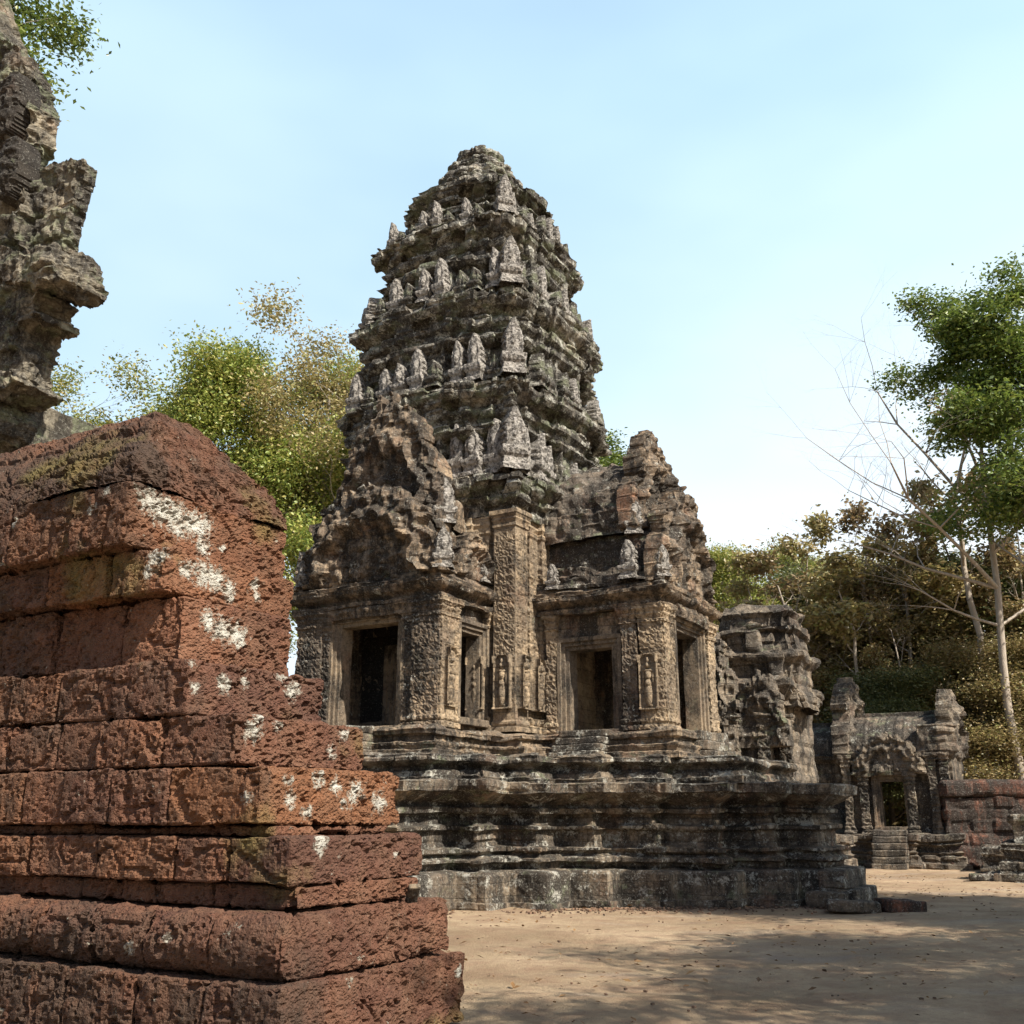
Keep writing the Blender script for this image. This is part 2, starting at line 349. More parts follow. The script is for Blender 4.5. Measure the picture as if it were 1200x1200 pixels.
def laterite_mat(name, near=True):
    k = NT(name)
    geo = k.n('NewGeometry'); rnd = geo.outputs['Random Per Island']
    n1 = k.noise(.9, 5, .6); n2 = k.noise(4, 5, .65); n3 = k.noise(22, 5, .7)
    c = k.mix(k.rng(n1, .38, .62), (.145, .070, .046), (.26, .124, .073))
    c = k.mix(k.rng(rnd, .72, .98, 0, .6), c, (.27, .125, .06))
    c = k.mix(k.rng(rnd, .4, .0, 0, .55), c, (.10, .055, .046))
    c = k.mix(k.rng(n2, .4, .7, 0, .45), c, (.20, .125, .08))
    if near:
        cr = k.n('Attribute'); cr.attribute_name = 'crust'; li = k.n('Attribute'); li.attribute_name = 'lichen'; ms = k.n('Attribute'); ms.attribute_name = 'moss'
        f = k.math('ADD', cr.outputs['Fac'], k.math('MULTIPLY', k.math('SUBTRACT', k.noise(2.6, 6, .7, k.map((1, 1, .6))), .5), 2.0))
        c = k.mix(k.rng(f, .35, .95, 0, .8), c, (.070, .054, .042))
        c = k.mix(k.math('MULTIPLY', k.rng(k.math('ADD', ms.outputs['Fac'], k.math('SUBTRACT', n2, .5)), .3, .8), .6), c, (.20, .17, .055))
        c = k.mix(k.rng(n3, .35, .7, 0, .65), c, k.mix(1., c, (.5, .45, .42), 'MULTIPLY'))
        fl = k.math('ADD', li.outputs['Fac'], k.math('MULTIPLY', k.math('SUBTRACT', k.noise(16, 6, .82), .5), 3.2))
        spots = k.rng(k.math('ADD', k.noise(5, 5, .75, k.map((1, 1, 1), (5, 1, 1))), k.math('MULTIPLY', k.noise(30, 3), .2)), .765, .80, 0, .8)
        c = k.mix(k.math('MAXIMUM', k.rng(fl, .42, .80, 0, .95), spots), c, k.mix(k.rng(fl, .5, 1.45), (.33, .32, .26), k.mix(k.rng(k.noise(9, 4, .7), .4, .6), (.52, .49, .43), (.72, .69, .62))))
        v = k.vor(24, k.map((1, 1, 1.5))); v2 = k.vor(55)
        h = k.math('ADD', k.math('MULTIPLY', k.rng(v, .05, .5), .7), k.math('MULTIPLY', k.rng(v2, .05, .5), .4)); h = k.math('ADD', h, k.math('MULTIPLY', k.noise(35, 6, .8), .8))
        return k.end(c, k.bump(h, 1., .03), .95, .12)
    c = k.mix(k.rng(k.noise(1.5, 5, .65), .45, .65, 0, .8), c, (.05, .04, .036))
    c = k.mix(k.rng(k.noise(1.1, 6, .75, k.map((1, 1, .6))), .40, .58, .1, .9), c, (.05, .04, .036)); c = k.mix(k.rng(k.noise(9, 6, .8), .4, .65, 0, .7), c, (.09, .05, .04))
    return k.end(c, k.bump(k.noise(7, 8, .85), 1., .12), .95, .1)
M['lat'] = laterite_mat('laterite'); M['latfar'] = sandstone('old_laterite', a=(.24, .105, .068), b=(.11, .06, .046), black=.8, green=.1, white=.12, red=.5, fig=.9, rh=.4, bw=.7)

def ground_mat():
    k = NT('sandy_earth')
    n1 = k.noise(.35, 6, .6); n2 = k.noise(1.7, 7, .7); n3 = k.noise(14, 6, .75)
    c = k.mix(k.rng(n1, .38, .62), (.29, .212, .130), (.48, .362, .235))
    c = k.mix(k.rng(n2, .42, .68, 0, .6), c, (.25, .145, .095))
    c = k.mix(k.rng(k.noise(.5, 5, .6, k.map((.5, 1.4, 1), (3, 9, 0))), .55, .72, 0, .6), c, (.33, .29, .25))
    c = k.mix(k.rng(n3, .5, .75, 0, .55), c, (.19, .125, .09))
    c = k.mix(k.rng(k.noise(60, 3, .7), .6, .75, 0, .5), c, (.12, .09, .07))
    h = k.math('ADD', k.noise(7, 8, .75), k.math('MULTIPLY', k.noise(45, 4, .7), .5))
    return k.end(c, k.bump(h, 1., .06), .95, .15)
M['ground'] = ground_mat()

def leaf_mat(name, cols, trans=.35):
    k = NT(name); k.t.nodes.remove(k.b)
    r = k.n('NewGeometry').outputs['Random Per Island']
    ramp = k.n('ValToRGB'); k.l(r, ramp.inputs[0]); e = ramp.color_ramp.elements
    e[0].color = cols[0] + (1,); e[1].color = cols[-1] + (1,)
    for i, c in enumerate(cols[1:-1]): x = e.new((i + 1) / (len(cols) - 1)); x.color = c + (1,)
    oi = k.n('ObjectInfo').outputs['Random']
    hs = k.n('HueSaturation'); k.l(ramp.outputs[0], hs.inputs['Color']); k.l(k.rng(oi, 0, 1, .485, .515), hs.inputs['Hue']); k.l(k.rng(oi, 0, 1, .85, 1.12), hs.inputs['Value'])
    d = k.n('BsdfDiffuse'); t = k.n('BsdfTranslucent'); m = k.n('MixShader'); m.inputs[0].default_value = trans
    k.l(hs.outputs[0], d.inputs[0]); k.l(hs.outputs[0], t.inputs[0]); k.l(d.outputs[0], m.inputs[1]); k.l(t.outputs[0], m.inputs[2])
    g = k.n('BsdfGlossy'); g.inputs['Roughness'].default_value = .45; m2 = k.n('MixShader'); m2.inputs[0].default_value = .05
    k.l(m.outputs[0], m2.inputs[1]); k.l(g.outputs[0], m2.inputs[2]); k.l(m2.outputs[0], k.o.inputs[0]); return k.m
M['leaf_lime'] = leaf_mat('lime_leaves', [(.12, .17, .035), (.24, .29, .06), (.36, .38, .085), (.44, .37, .12)])
M['leaf_green'] = leaf_mat('green_leaves', [(.06, .105, .022), (.11, .18, .032), (.18, .26, .05), (.26, .31, .065)])
M['leaf_dark'] = leaf_mat('dark_leaves', [(.065, .09, .035), (.12, .15, .05), (.18, .20, .07), (.25, .23, .09)])
M['leaf_brown'] = leaf_mat('dry_leaves', [(.16, .13, .065), (.27, .20, .09), (.36, .26, .12), (.25, .25, .085), (.42, .30, .14)])
def bark_mat(name, a, b):
    k = NT(name); n = k.noise(3, 6, .7, k.map((3, 3, .7)))
    c = k.mix(k.rng(n, .35, .65), a, b); return k.end(c, k.bump(k.noise(12, 6, .8, k.map((3, 3, .6))), .6, .05), .9, .1)
M['bark'] = bark_mat('grey_bark', (.20, .17, .14), (.38, .34, .29)); M['bark_dark'] = bark_mat('brown_bark', (.09, .07, .05), (.20, .155, .11))
M['bark_pale'] = bark_mat('pale_bark', (.30, .25, .20), (.46, .40, .33))
M['litter'] = leaf_mat('fallen_leaf', [(.10, .05, .02), (.2, .11, .04), (.28, .17, .07), (.07, .04, .025)], .1)

# ------------------------------------------------------------------ ground
def ground():
    mb = MB()
    xs = np.unique(np.concatenate([np.linspace(-400, -20, 30), np.arange(-20, 26, .16), np.linspace(26, 400, 30)]))
    ys = np.unique(np.concatenate([np.linspace(-300, 2, 20), np.arange(2, 42, .16), np.linspace(42, 700, 40)]))
    X, Y = np.meshgrid(xs, ys, indexing='ij'); P = np.stack([X.ravel(), Y.ravel(), X.ravel() * 0], 1)
    Z = (fbm(P, .35, 3, 5) * .05 + fbm(P, 1.6, 3, 8) * .04).reshape(X.shape)
    near = (np.abs(X) < 26) & (Y < 42) & (Y > 2); Z = Z * near
    mb.grid(np.stack([X, Y, Z], -1))
    o = build(mb, 'ground', M['ground'], smooth=True, wl=False); tag(o, kind='structure'); return o
ground()

TH = R(-30)                                   # everything built stands square to this
# ------------------------------------------------------------------ foreground laterite wall end
def wall():
    root = empty('laterite_wall', 'stepped end of a thick reddish brown laterite block wall with white lichen blotches, in the foreground', 'stone wall', (-.98, 8.53, 0), TH)
    ou = -5.11, 6.90                                # local x = v + 5.11, local y = u - 6.90
    def up(a): return a - ou[1]
    rng_ = random.Random(4)
    # rows: z0 z1 end(v) near(u) far(u)
    rows = [(0, .55, -5.14, 5.78, 8.12, 'base_course'), (.55, 1.0, -5.20, 5.84, 8.0, 'torus_moulding'), (1.0, 1.17, -5.38, 6.18, 7.75, 'fillet_course'),
            (1.17, 1.52, -5.39, 6.08, 7.80, 'wall_course'), (1.52, 1.60, -5.72, 6.22, 7.7, 'fillet_course'), (1.60, 2.06, -5.72, 6.06, 7.86, 'wall_course'),
            (2.06, 2.48, -6.07, 6.10, 7.78, 'wall_course'), (2.48, 2.96, -6.64, 6.12, 7.86, 'wall_course'), (2.96, 3.58, -7.0, 6.28, 7.74, 'wall_course'),
            (3.58, 4.0, -7.10, 6.10, 7.83, 'cornice_course'), (4.0, 4.62, -7.40, 5.93, 7.98, 'cornice_course')]
    LI = [(-7.41, 6.14, 4.46, .13), (-7.41, 6.3, 4.42, .16), (-7.41, 6.45, 4.4, .17), (-7.41, 6.62, 4.37, .14), (-7.41, 6.78, 4.38, .18), (-7.41, 6.85, 4.2, .11), (-7.41, 6.5, 4.27, .10), (-7.41, 7.1, 4.22, .05),
          (-7.12, 6.41, 3.83, .10), (-7.12, 6.6, 3.83, .14), (-7.12, 6.75, 3.8, .14), (-7.12, 6.93, 3.73, .12), (-7.12, 7.29, 3.86, .08), (-7.12, 7.33, 3.76, .06), (-7., 6.62, 3.4, .12), (-7., 6.78, 3.33, .14), (-7., 6.99, 3.3, .13), (-6.64, 6.12, 2.92, .05), (-6.64, 6.19, 2.72, .06),
          (-6.64, 6.52, 2.79, .09), (-6.64, 6.78, 2.82, .06), (-6.64, 7.27, 2.95, .09), (-6.64, 7.4, 2.81, .10), (-6.07, 6.33, 2.35, .11), (-6.07, 6.63, 2.42, .08), (-6.07, 6.40, 2.45, .07), (-6.07, 7.48, 2.38, .07), (-6.07, 7.32, 2.22, .07),
          (-5.87, 6.06, 1.81, .06), (-5.72, 6.39, 1.95, .06), (-5.72, 6.45, 1.8, .08), (-5.72, 6.75, 1.97, .08), (-5.72, 6.97, 1.92, .08), (-5.72, 7.25, 1.86, .12), (-5.72, 7.57, 1.79, .10), (-5.72, 7.1, 1.78, .06), (-5.72, 6.63, 1.7, .07), (-5.39, 6.43, 1.47, .09),
          (-5.14, 8.02, .40, .06), (-5.39, 7.39, 1.37, .03), (-6.77, 5.86, .70, .06), (-6.36, 5.86, .8, .04), (-7.94, 5.93, 4.42, .06), (-7.72, 5.93, 4.55, .06), (-9.07, 5.93, 4.44, .06), (-7.22, 6.10, 3.91, .12), (-7.3, 6.1, 3.78, .08)]
    LA = np.array(LI); LA[:, 0] -= ou[0]; LA[:, 1] -= ou[1]
    def at(V):
        li = np.zeros(len(V))
        for x, y, z, r in LA:
            d = np.sqrt((V[:, 0] - x) ** 2 + (V[:, 1] - y) ** 2 + (V[:, 2] - z) ** 2); li = np.maximum(li, 1.15 - .72 * d / r)
        li = np.clip(li, 0, 1)
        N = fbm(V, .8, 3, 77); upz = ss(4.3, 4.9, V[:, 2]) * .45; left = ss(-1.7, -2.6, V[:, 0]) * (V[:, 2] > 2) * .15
        face = ss(-.35, -.75, V[:, 1])          # the long side carries more dark crust
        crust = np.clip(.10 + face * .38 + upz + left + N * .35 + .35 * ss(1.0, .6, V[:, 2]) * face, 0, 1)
        moss = np.clip(fbm(V, 1.3, 3, 91) * 1.2 - .15 + .35 * ss(4.2, 5, V[:, 2]), 0, 1)
        return {'lichen': li, 'crust': crust, 'moss': moss}
    def pit(V):
        p = worley(V * [1, 1, 1.6], 13, 3); q = worley(V * [1, 1, 1.5], 30, 8)
        big = np.abs(fbm(V, 2.6, 3, 21))
        m = .55 + .45 * ss(-.2, .3, fbm(V, 1.4, 3, 55) + .5 * ss(-.4, .3, V[:, 1]))
        return (-.045 * (1 - ss(.12, .42, p)) - .022 * (1 - ss(.1, .4, q)) + .03 * fbm(V, 9, 3, 13)) * m + .013 * fbm(V, 2.2, 3, 2) - .03 * (big < .06)
    for ri, (z0, z1, ve, ua, ub, nm) in enumerate(rows):
        mb = MB(); x1 = ve - ou[0]; first = True
        while x1 > -9.6 and (ve - ou[0]) - x1 < 7.5:
            ln = rng_.uniform(.55, .95) * (1.15 if first else 1); x0 = x1 - ln
            j = [rng_.gauss(0, .013) for _ in range(4)]
            ys0, ys1 = up(ua) + j[0], up(ub) + j[1]
            far_ = x1 < -5.0
            st = .024 if not far_ else .045
            if first:
                ys = np.unique(np.round(np.concatenate([ax(ys0, ys1, st), [ys0 + .01, ys1 - .01]]), 4))
            else: ys = np.unique(np.round(np.concatenate([np.arange(ys0, ys0 + .32, st), np.linspace(ys0 + .32, ys1 - .3, 6), np.linspace(ys1 - .3, ys1, 8)]), 4))
            xs = ax(x0 + .006, x1 - .006, st); zs = ax(z0 + .004, z1 - .004 + (j[2] * .3), st * .95)
            rr = .03
            if nm == 'torus_moulding':
                def T(V, z0=z0, z1=z1):
                    return V
                gbox(mb, xs, ys, zs, st, rr if first else .02)
                V, F, ex = mb.v[-1], None, None
            else: gbox(mb, xs, ys, zs, st, rr)
            x1 = x0; first = False
        if nm == 'torus_moulding':               # round the long face into a roll
            for i_, V in enumerate(mb.v):
                t = np.clip((V[:, 2] - z0) / (z1 - z0), 0, 1); k = np.sqrt(np.clip(1 - (2 * t - 1) ** 2, 0, 1))
                nearf = ss(up(ua) + .30, up(ua), V[:, 1]); endf = ss(ve - ou[0] - .3, ve - ou[0], V[:, 0])
                V[:, 1] += nearf * (1 - k) * .17; V[:, 0] -= endf * (1 - k) * .05
        def slide(V, ri=ri, ve=ve):              # worn arrises at the open end
            e = V[:, 0] - (ve - ou[0]); return pit(V) - .05 * np.clip(fbm(V, 1.1, 3, 40 + ri) - .1, 0, 1)
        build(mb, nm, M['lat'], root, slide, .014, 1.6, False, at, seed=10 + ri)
    # weathered coping, a hipped ridge
    xe = -7.40 - ou[0]; ya, yb = up(5.93), up(7.98); yc = up(6.95); mb = MB()
    zt = lambda k: 4.62
    xr = xe - .95; zr = 5.80
    prof = [(0, 0), (.02, .10), (.10, .26), (.26, .45), (.52, .72), (.78, .93), (1, 1)]
    px = np.array([p[0] for p in prof]); pz = np.array([p[1] for p in prof])
    n = 62; tt = np.linspace(0, 1, n)
    def sec(side, t):                            # inset fraction and height along the slope
        return np.interp(t, np.linspace(0, 1, len(px)), px), np.interp(t, np.linspace(0, 1, len(pz)), pz)
    i_, h_ = sec(0, tt); xs = np.concatenate([np.arange(-7.5, xe - .0, .026), [xe]])
    def G(y0, flip):
        g = np.zeros((n, len(xs), 3))
        for a in range(n):
            g[a, :, 0] = np.interp(xs, [xs[0], xe], [xs[0], xe - i_[a] * (xe - xr)]); g[a, :, 1] = y0 + (yc - y0) * i_[a]; g[a, :, 2] = 4.62 + h_[a] * (zr - 4.62)
        mb.grid(g, flip)
    G(ya, True); G(yb, False)
    ys = np.linspace(0, 1, 84); g = np.zeros((n, len(ys), 3))
    for a in range(n):
        p0, p1 = ya + (yc - ya) * i_[a], yb + (yc - yb) * i_[a]
        g[a, :, 0] = xe - i_[a] * (xe - xr); g[a, :, 1] = p0 + (p1 - p0) * ys; g[a, :, 2] = 4.62 + h_[a] * (zr - 4.62)
    mb.grid(g, True)
    def cd_(V):
        gr = 0
        for zz in (4.98, 5.36):
            gr = gr - .05 * (1 - ss(0, .035, np.abs(V[:, 2] - zz - .05 * fbm(V, .7, 2, 3)))) * (V[:, 0] < xe - .2)
        return pit(V) * 1.5 + gr + .07 * fbm(V, 1.5, 4, 9)
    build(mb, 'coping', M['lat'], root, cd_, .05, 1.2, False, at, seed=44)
    # far pier behind at the foot, seen under the platform, is the same wall's plinth return
    return root
wall()
def stone(name, size, loc, rz, mat, label, cat='stone block', tilt=(0, 0), seed=1, group=None, rr=.05):
    mb = MB(); st = min(size) / 7
    gbox(mb, (-size[0] / 2, size[0] / 2), (-size[1] / 2, size[1] / 2), (0, size[2]), st, rr)
    o = build(mb, name, mat, None, lambda V: .06 * min(size) * fbm(V + seed * 3.1, 2.5 / min(size), 4, seed), .1 * min(size), 1.2 / min(size), False)
    o.location = loc; o.rotation_euler = (tilt[0], tilt[1], rz); return tag(o, label, cat, group)
stone('loose_stone', (.10, .19, .05), (-.83, 9.18, 1.03), R(20), M['frame'], 'small pale wedge of stone propped on a ledge of the laterite wall', 'stone', (R(-48), 0), 5, None, .012)

# ------------------------------------------------------------------ the temple
TC = (-.95, 27.0, 0)
temple = empty('temple_tower', 'tall dark sandstone temple tower with stepped tiers and two porches on a moulded platform', 'temple', TC, TH)
def tb(mb, name, mat, disp=None, vec=.03, vs=1.3, **k): return build(mb, name, M[mat], k.pop('parent', temple), disp, vec, vs, **k)

def cross(b, steps, rev=False):
    """redented square: half width b, centre projections [(half width, projection)...] on all four sides"""
    side = [(-b, -b)]
    st = steps
    for w_, p in st: side += [(-w_, -b - p[0]), (-w_, -b - p[1])]
    for w_, p in reversed(st): side += [(w_, -b - p[1]), (w_, -b - p[0])]
    pts = []
    for q in range(4):
        c, s_ = [(1, 0), (0, 1), (-1, 0), (0, -1)][q]
        pts += [(x * c - y * s_, x * s_ + y * c) for x, y in side]
    r = [pts[0]]
    for p in pts[1:]:
        if abs(p[0] - r[-1][0]) + abs(p[1] - r[-1][1]) > 1e-6: r.append(p)
    return r

# platform: one redented outline, two stages
def platform():
    half = [(-6.4, 3.1), (-5.6, 3.1), (-5.6, 3.75), (-4.7, 3.75), (-4.7, 4.55), (-3.7, 4.55), (-3.7, 5.35), (-3.05, 5.35), (-3.05, 6.4), (-2.55, 6.4), (-2.55, 7.5), (-1.75, 7.5), (-1.75, 8.45), (-1.2, 8.45), (-1.2, 9.2)]   # (y=u, x=v)
    pts = [(x, y) for y, x in half]                # runs from left arm to right arm
    right = pts[::-1]
    poly = [(-3.1, -7.4), (3.1, -7.4)] + pts
    poly += [(9.2, 1.2), (8.45, 1.2), (8.45, 1.75), (7.5, 1.75), (7.5, 2.55), (6.4, 2.55), (6.4, 3.05), (4.9, 3.05), (4.9, 5.2), (-4.6, 5.2), (-4.6, -3.4), (-3.1, -3.4)]
    mb = MB()
    prof = [(.10, -.1), (.10, .14), (.02, .15), (.03, .62), (-.02, .70), (-.22, .72), (-.20, .80), (-.12, .84), (-.12, .90), (-.20, .94), (-.24, .98), (-.17, 1.03), (-.17, 1.09), (-.30, 1.12), (-.31, 1.40), (-.22, 1.43), (-.22, 1.52), (-.36, 1.55), (-.37, 1.74), (-.25, 1.77),
            (-.23, 1.86), (-.30, 1.90), (-.27, 1.96), (-.12, 2.05), (-.10, 2.12), (.0, 2.14), (.02, 2.34), (-.04, 2.37), (-.5, 2.38)]
    prof = [(o if z < .72 or z > 2.1 else o * 1.35 - .04, z) for o, z in prof]
    sweep(mb, poly, prof, .065, True, .045)
    def d(V):
        low = V[:, 2] < .68
        b = np.where(low, brickoff(V, .7, 1.3, .012, .015, 7), brickoff(V, .24, .75, .028, .028, 5))
        er = -.10 * np.clip(fbm(V, .7, 4, 31) - .22, 0, 1) * ss(.7, 1, V[:, 2])
        return b + .03 * fbm(V, 1.8, 4, 3) + er + .016 * fbm(V, 9, 3, 6)
    tb(mb, 'platform', 'plat', d, .05, .9)
    # upper stage, closer to the walls
    up_ = [(-2.75, -6.0), (2.75, -6.0), (2.75, -4.9), (3.3, -4.9), (3.3, -4.0), (4.0, -4.0), (4.0, -3.2), (5.1, -3.2), (5.1, -2.5), (6.2, -2.5), (6.2, -1.9), (7.6, -1.9), (7.6, 2.0), (4, 2.4), (4, 4), (-4, 4), (-4, -3), (-2.75, -3)]
    up_ = [(x, y) for x, y in up_]; up_[12] = (7.6, 2.4)
    mb = MB()
    sweep(mb, up_, [(.02, 2.33), (.02, 2.47), (-.08, 2.49), (-.10, 2.58), (-.2, 2.60), (-.2, 2.70), (-.06, 2.74), (.0, 2.78), (.0, 2.90), (-.05, 2.92), (-.2, 2.94)], .065, True, .045)
    tb(mb, 'upper_platform', 'plat', lambda V: brickoff(V, .24, .75, .03, .03, 5) + .04 * fbm(V, 1.3, 4, 3) - .10 * np.clip(fbm(V, .9, 4, 37) - .15, 0, 1) + .02 * fbm(V, 9, 3, 6), .07, .9)
    # building plinths
    mb = MB()
    bp = [(-2.25, -5.15), (2.25, -5.15), (2.25, -3.0), (3.05, -3.0), (3.05, -1.95), (6.2, -1.95), (6.2, 1.95), (3.05, 1.95), (3.05, 3.05), (-3.05, 3.05), (-3.05, -3.0), (-2.25, -3.0)]
    sweep(mb, bp, [(.22, 2.9), (.22, 3.02), (.12, 3.05), (.16, 3.12), (.16, 3.18), (.0, 3.22), (-.02, 3.32), (.08, 3.35), (.10, 3.44), (.0, 3.50), (-.1, 3.52), (-.4, 3.53)], .06, True, .04)
    tb(mb, 'wall_plinth', 'porch', lambda V: brickoff(V, .31, .7, .025, .02, 5) + .05 * fbm(V, 1.4, 4, 3) - .16 * np.clip(fbm(V, 1.0, 4, 17) - .12, 0, 1) + .02 * fbm(V, 9, 3, 6), .07, 1.1)
platform()
def steps(x0, x1, y, z0, z1, n, dirn, run, name='staircase', parent=temple, mat='plat', along='y'):
    mb = MB()
    for i in range(n):
        za = z0 + (z1 - z0) * i / n; zb = z0 + (z1 - z0) * (i + 1) / n; a = y - run * (n - i); 
        if along == 'y': gbox(mb, (x0, x1), (a, y + .3), (za, zb - .003), .08, .035)
        else: gbox(mb, (y - .3, y + run * (n - i)), (x0, x1), (za, zb - .003), .08, .035)
    return build(mb, name, M[mat], parent, lambda V: .02 * fbm(V, 3, 3, 4), .06, 1.2)
steps(3.5, 4.7, -1.93, 2.9, 3.56, 4, 1, .17)
steps(-.6, .75, -5.15, 2.9, 3.56, 4, 1, .17)
steps(-1.25, .6, 9.12, 0, .70, 2, 1, .22, along='x')
steps(-.75, .95, 6.25, 2.9, 3.56, 3, 1, .15, along='x')

def pilaster(mb, x0, x1, y0, y1, z0, z1, st=.036):
    H = z1 - z0
    pr = [(.05, z0), (.05, z0 + .10), (.01, z0 + .12), (.035, z0 + .17), (.035, z0 + .22), (.0, z0 + .26), (.0, z1 - .42), (.03, z1 - .40), (.03, z1 - .34), (.0, z1 - .32), (.02, z1 - .27), (.05, z1 - .22), (.03, z1 - .18), (.07, z1 - .12), (.09, z1 - .10), (.09, z1)]
    sweep(mb, rect(x0, x1, y0, y1), pr, st, True, .035)
def carved(s, a, seed=1): return lambda V: carve(V, s, a * .5, seed) + scroll(V, s, a * 1.1, seed) + .02 * fbm(V, 1.6, 3, seed + 3) + brickoff(V, .52, 3, .008, .012, 5)
def plain(seed=1, a=.02): return lambda V: a * fbm(V, 2.5, 4, seed) + brickoff(V, .33, .62, .01, .014, 5)

def frame(opening, plane, face, z0, z1, depth=.5, name='door_frame', parent=temple, lint=.0):
    """nested jambs, lintel and sill round an opening; face 'A' looks to -y at y=plane, 'B' looks to +x at x=plane"""
    a, b = opening; mb = MB(); th = .10
    for k in range(3):
        o = .0 + k * th * .9; i0, i1 = a - o - th, b + o + th; pr = .03 + .055 * k
        def bx(p0, p1, q0, q1, r0, r1):
            if face == 'A': gbox(mb, (p0, p1), (plane + q0, plane + q1), (r0, r1), .07, .012)
            else: gbox(mb, (plane - q1, plane - q0), (p0, p1), (r0, r1), .07, .012)
        front = .02 - k * .055
        bx(i0, a - o, front, depth, z0, z1 + o); bx(b + o, i1, front, depth, z0, z1 + o)
        bx(i0 + .002, i1 - .002, front + .004, depth, z1 + o, z1 + o + th * (1.0))
    if face == 'A': gbox(mb, (a - .3, b + .3), (plane - .16, plane + depth), (z0 - .12, z0 + .04), .07, .02)
    else: gbox(mb, (plane - depth, plane + .16), (a - .3, b + .3), (z0 - .12, z0 + .04), .07, .02)
    return build(mb, name, M['frame'], parent, lambda V: .008 * fbm(V, 5, 3, 2), .015, 1.2)

def porch():
    zf, zt = 3.52, 6.25
    # left porch walls: front at y=-4.7, x in [-1.9, 2.0]; door x -.7..+.85
    mb = MB()
    gbox(mb, (-1.85, -1.02), (-4.65, -4.2), (zf, zt), .06, .02); gbox(mb, (1.17, 1.98), (-4.65, -4.2), (zf, zt), .06, .02)
    gbox(mb, (-1.04, 1.19), (-4.64, -4.2), (5.95, zt), .06, .02)
    gbox(mb, (1.55, 1.96), (-4.22, -4.08), (zf, zt), .06, .02); gbox(mb, (1.55, 1.96), (-2.86, -2.5), (zf, zt), .06, .02)
    gbox(mb, (1.56, 1.95), (-4.1, -2.84), (5.82, zt), .06, .02); gbox(mb, (1.56, 1.95), (-4.1, -2.84), (zf, 3.72), .06, .02)
    gbox(mb, (-1.85, -1.5), (-4.3, -2.6), (zf, zt), .12, .02)
    tb(mb, 'porch_wall', 'porch', lambda V: .03 * fbm(V, 1.6, 4, 2) + carve(V, 3.2, .018, 4) + brickoff(V, .33, .62, .012, .015, 5), .03)
    # inner wall with a second doorway, half lit inside
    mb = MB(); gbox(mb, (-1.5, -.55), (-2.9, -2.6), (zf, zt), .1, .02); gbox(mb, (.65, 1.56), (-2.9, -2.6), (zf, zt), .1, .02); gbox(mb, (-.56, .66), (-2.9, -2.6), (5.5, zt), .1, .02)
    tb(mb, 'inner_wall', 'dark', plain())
    frame((-.74, .84), -4.66, 'A', zf + .02, 5.86, .42); frame((-3.78, -3.02), 2.0, 'B', 3.74, 5.68, .4, 'window_frame')
    frame((-.45, .55), -2.95, 'A', zf + .02, 5.4, .3, 'inner_door_frame')
    # right porch walls: long face y=-1.6, x 2.6..5.85; front x=5.85
    mb = MB()
    gbox(mb, (2.5, 3.22), (-1.56, -1.1), (zf, zt), .06, .02); gbox(mb, (4.98, 5.82), (-1.56, -1.1), (zf, zt), .06, .02); gbox(mb, (3.2, 5.0), (-1.55, -1.1), (5.62, zt), .06, .02)
    gbox(mb, (5.38, 5.80), (-1.12, -1.02), (zf, zt), .06, .02); gbox(mb, (5.38, 5.80), (1.16, 1.6), (zf, zt), .06, .02); gbox(mb, (5.39, 5.79), (-1.04, 1.18), (6.0, zt), .06, .02)
    gbox(mb, (2.5, 5.5), (1.2, 1.6), (zf, zt), .1, .02)
    tb(mb, 'porch_wall', 'porch', lambda V: .03 * fbm(V, 1.6, 4, 2) + carve(V, 3.2, .018, 4) + brickoff(V, .33, .62, .012, .015, 5), .03)
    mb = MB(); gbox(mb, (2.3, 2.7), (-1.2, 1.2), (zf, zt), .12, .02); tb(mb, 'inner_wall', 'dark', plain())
    frame((3.56, 4.64), -1.60, 'A', zf + .02, 5.42, .42); frame((-.68, .82), 5.86, 'B', zf + .02, 5.86, .42)
    # pilasters standing proud of the walls
    P = []
    for (x0, x1, y0, y1, z1, nm, mt, s) in [
        (-1.92, -1.2, -4.82, -4.6, 6.3, 0, 'porch', 4), (1.36, 2.06, -4.82, -4.6, 6.3, 0, 'porch', 5), (1.10, 1.38, -4.76, -4.62, 6.1, 0, 'porch', 5), (-1.22, -.98, -4.76, -4.62, 6.1, 0, 'porch', 5),
        (1.93, 2.12, -4.78, -4.12, 6.3, 0, 'body', 5), (1.92, 2.08, -2.80, -2.40, 6.3, 0, 'body', 5),
        (4.96, 5.32, -1.74, -1.52, 6.3, 0, 'porch', 5), (5.38, 5.93, -1.74, -1.52, 6.3, 0, 'body', 5), (3.0, 3.26, -1.70, -1.52, 6.3, 0, 'body', 5),
        (5.78, 5.97, -1.70, -1.06, 6.3, 0, 'body', 5), (5.78, 5.97, 1.18, 1.66, 6.3, 0, 'body', 5)]:
        mb = MB(); pilaster(mb, x0, x1, y0, y1, zf, z1); tb(mb, 'pilaster', mt, carved(8, .020, int(x0 * 10)), .03)
    # cornices and roofs above the walls
    def corn(poly, z0, nm='cornice'):
        mb = MB(); sweep(mb, poly, [(-.3, z0), (.10, z0), (.12, z0 + .10), (.02, z0 + .14), (.05, z0 + .20), (.18, z0 + .26), (.26, z0 + .34), (.27, z0 + .42), (.14, z0 + .45), (.16, z0 + .52), (.06, z0 + .56), (-.05, z0 + .66), (-.3, z0 + .68)], .055, True, .04)
        tb(mb, nm, 'porch', lambda V: brickoff(V, .22, .6, .03, .02, 9) + .04 * fbm(V, 1.7, 4, 3) + carve(V, 5, .02, 8) - .10 * np.clip(fbm(V, 1.1, 3, 19) - .25, 0, 1), .05, 1.2)
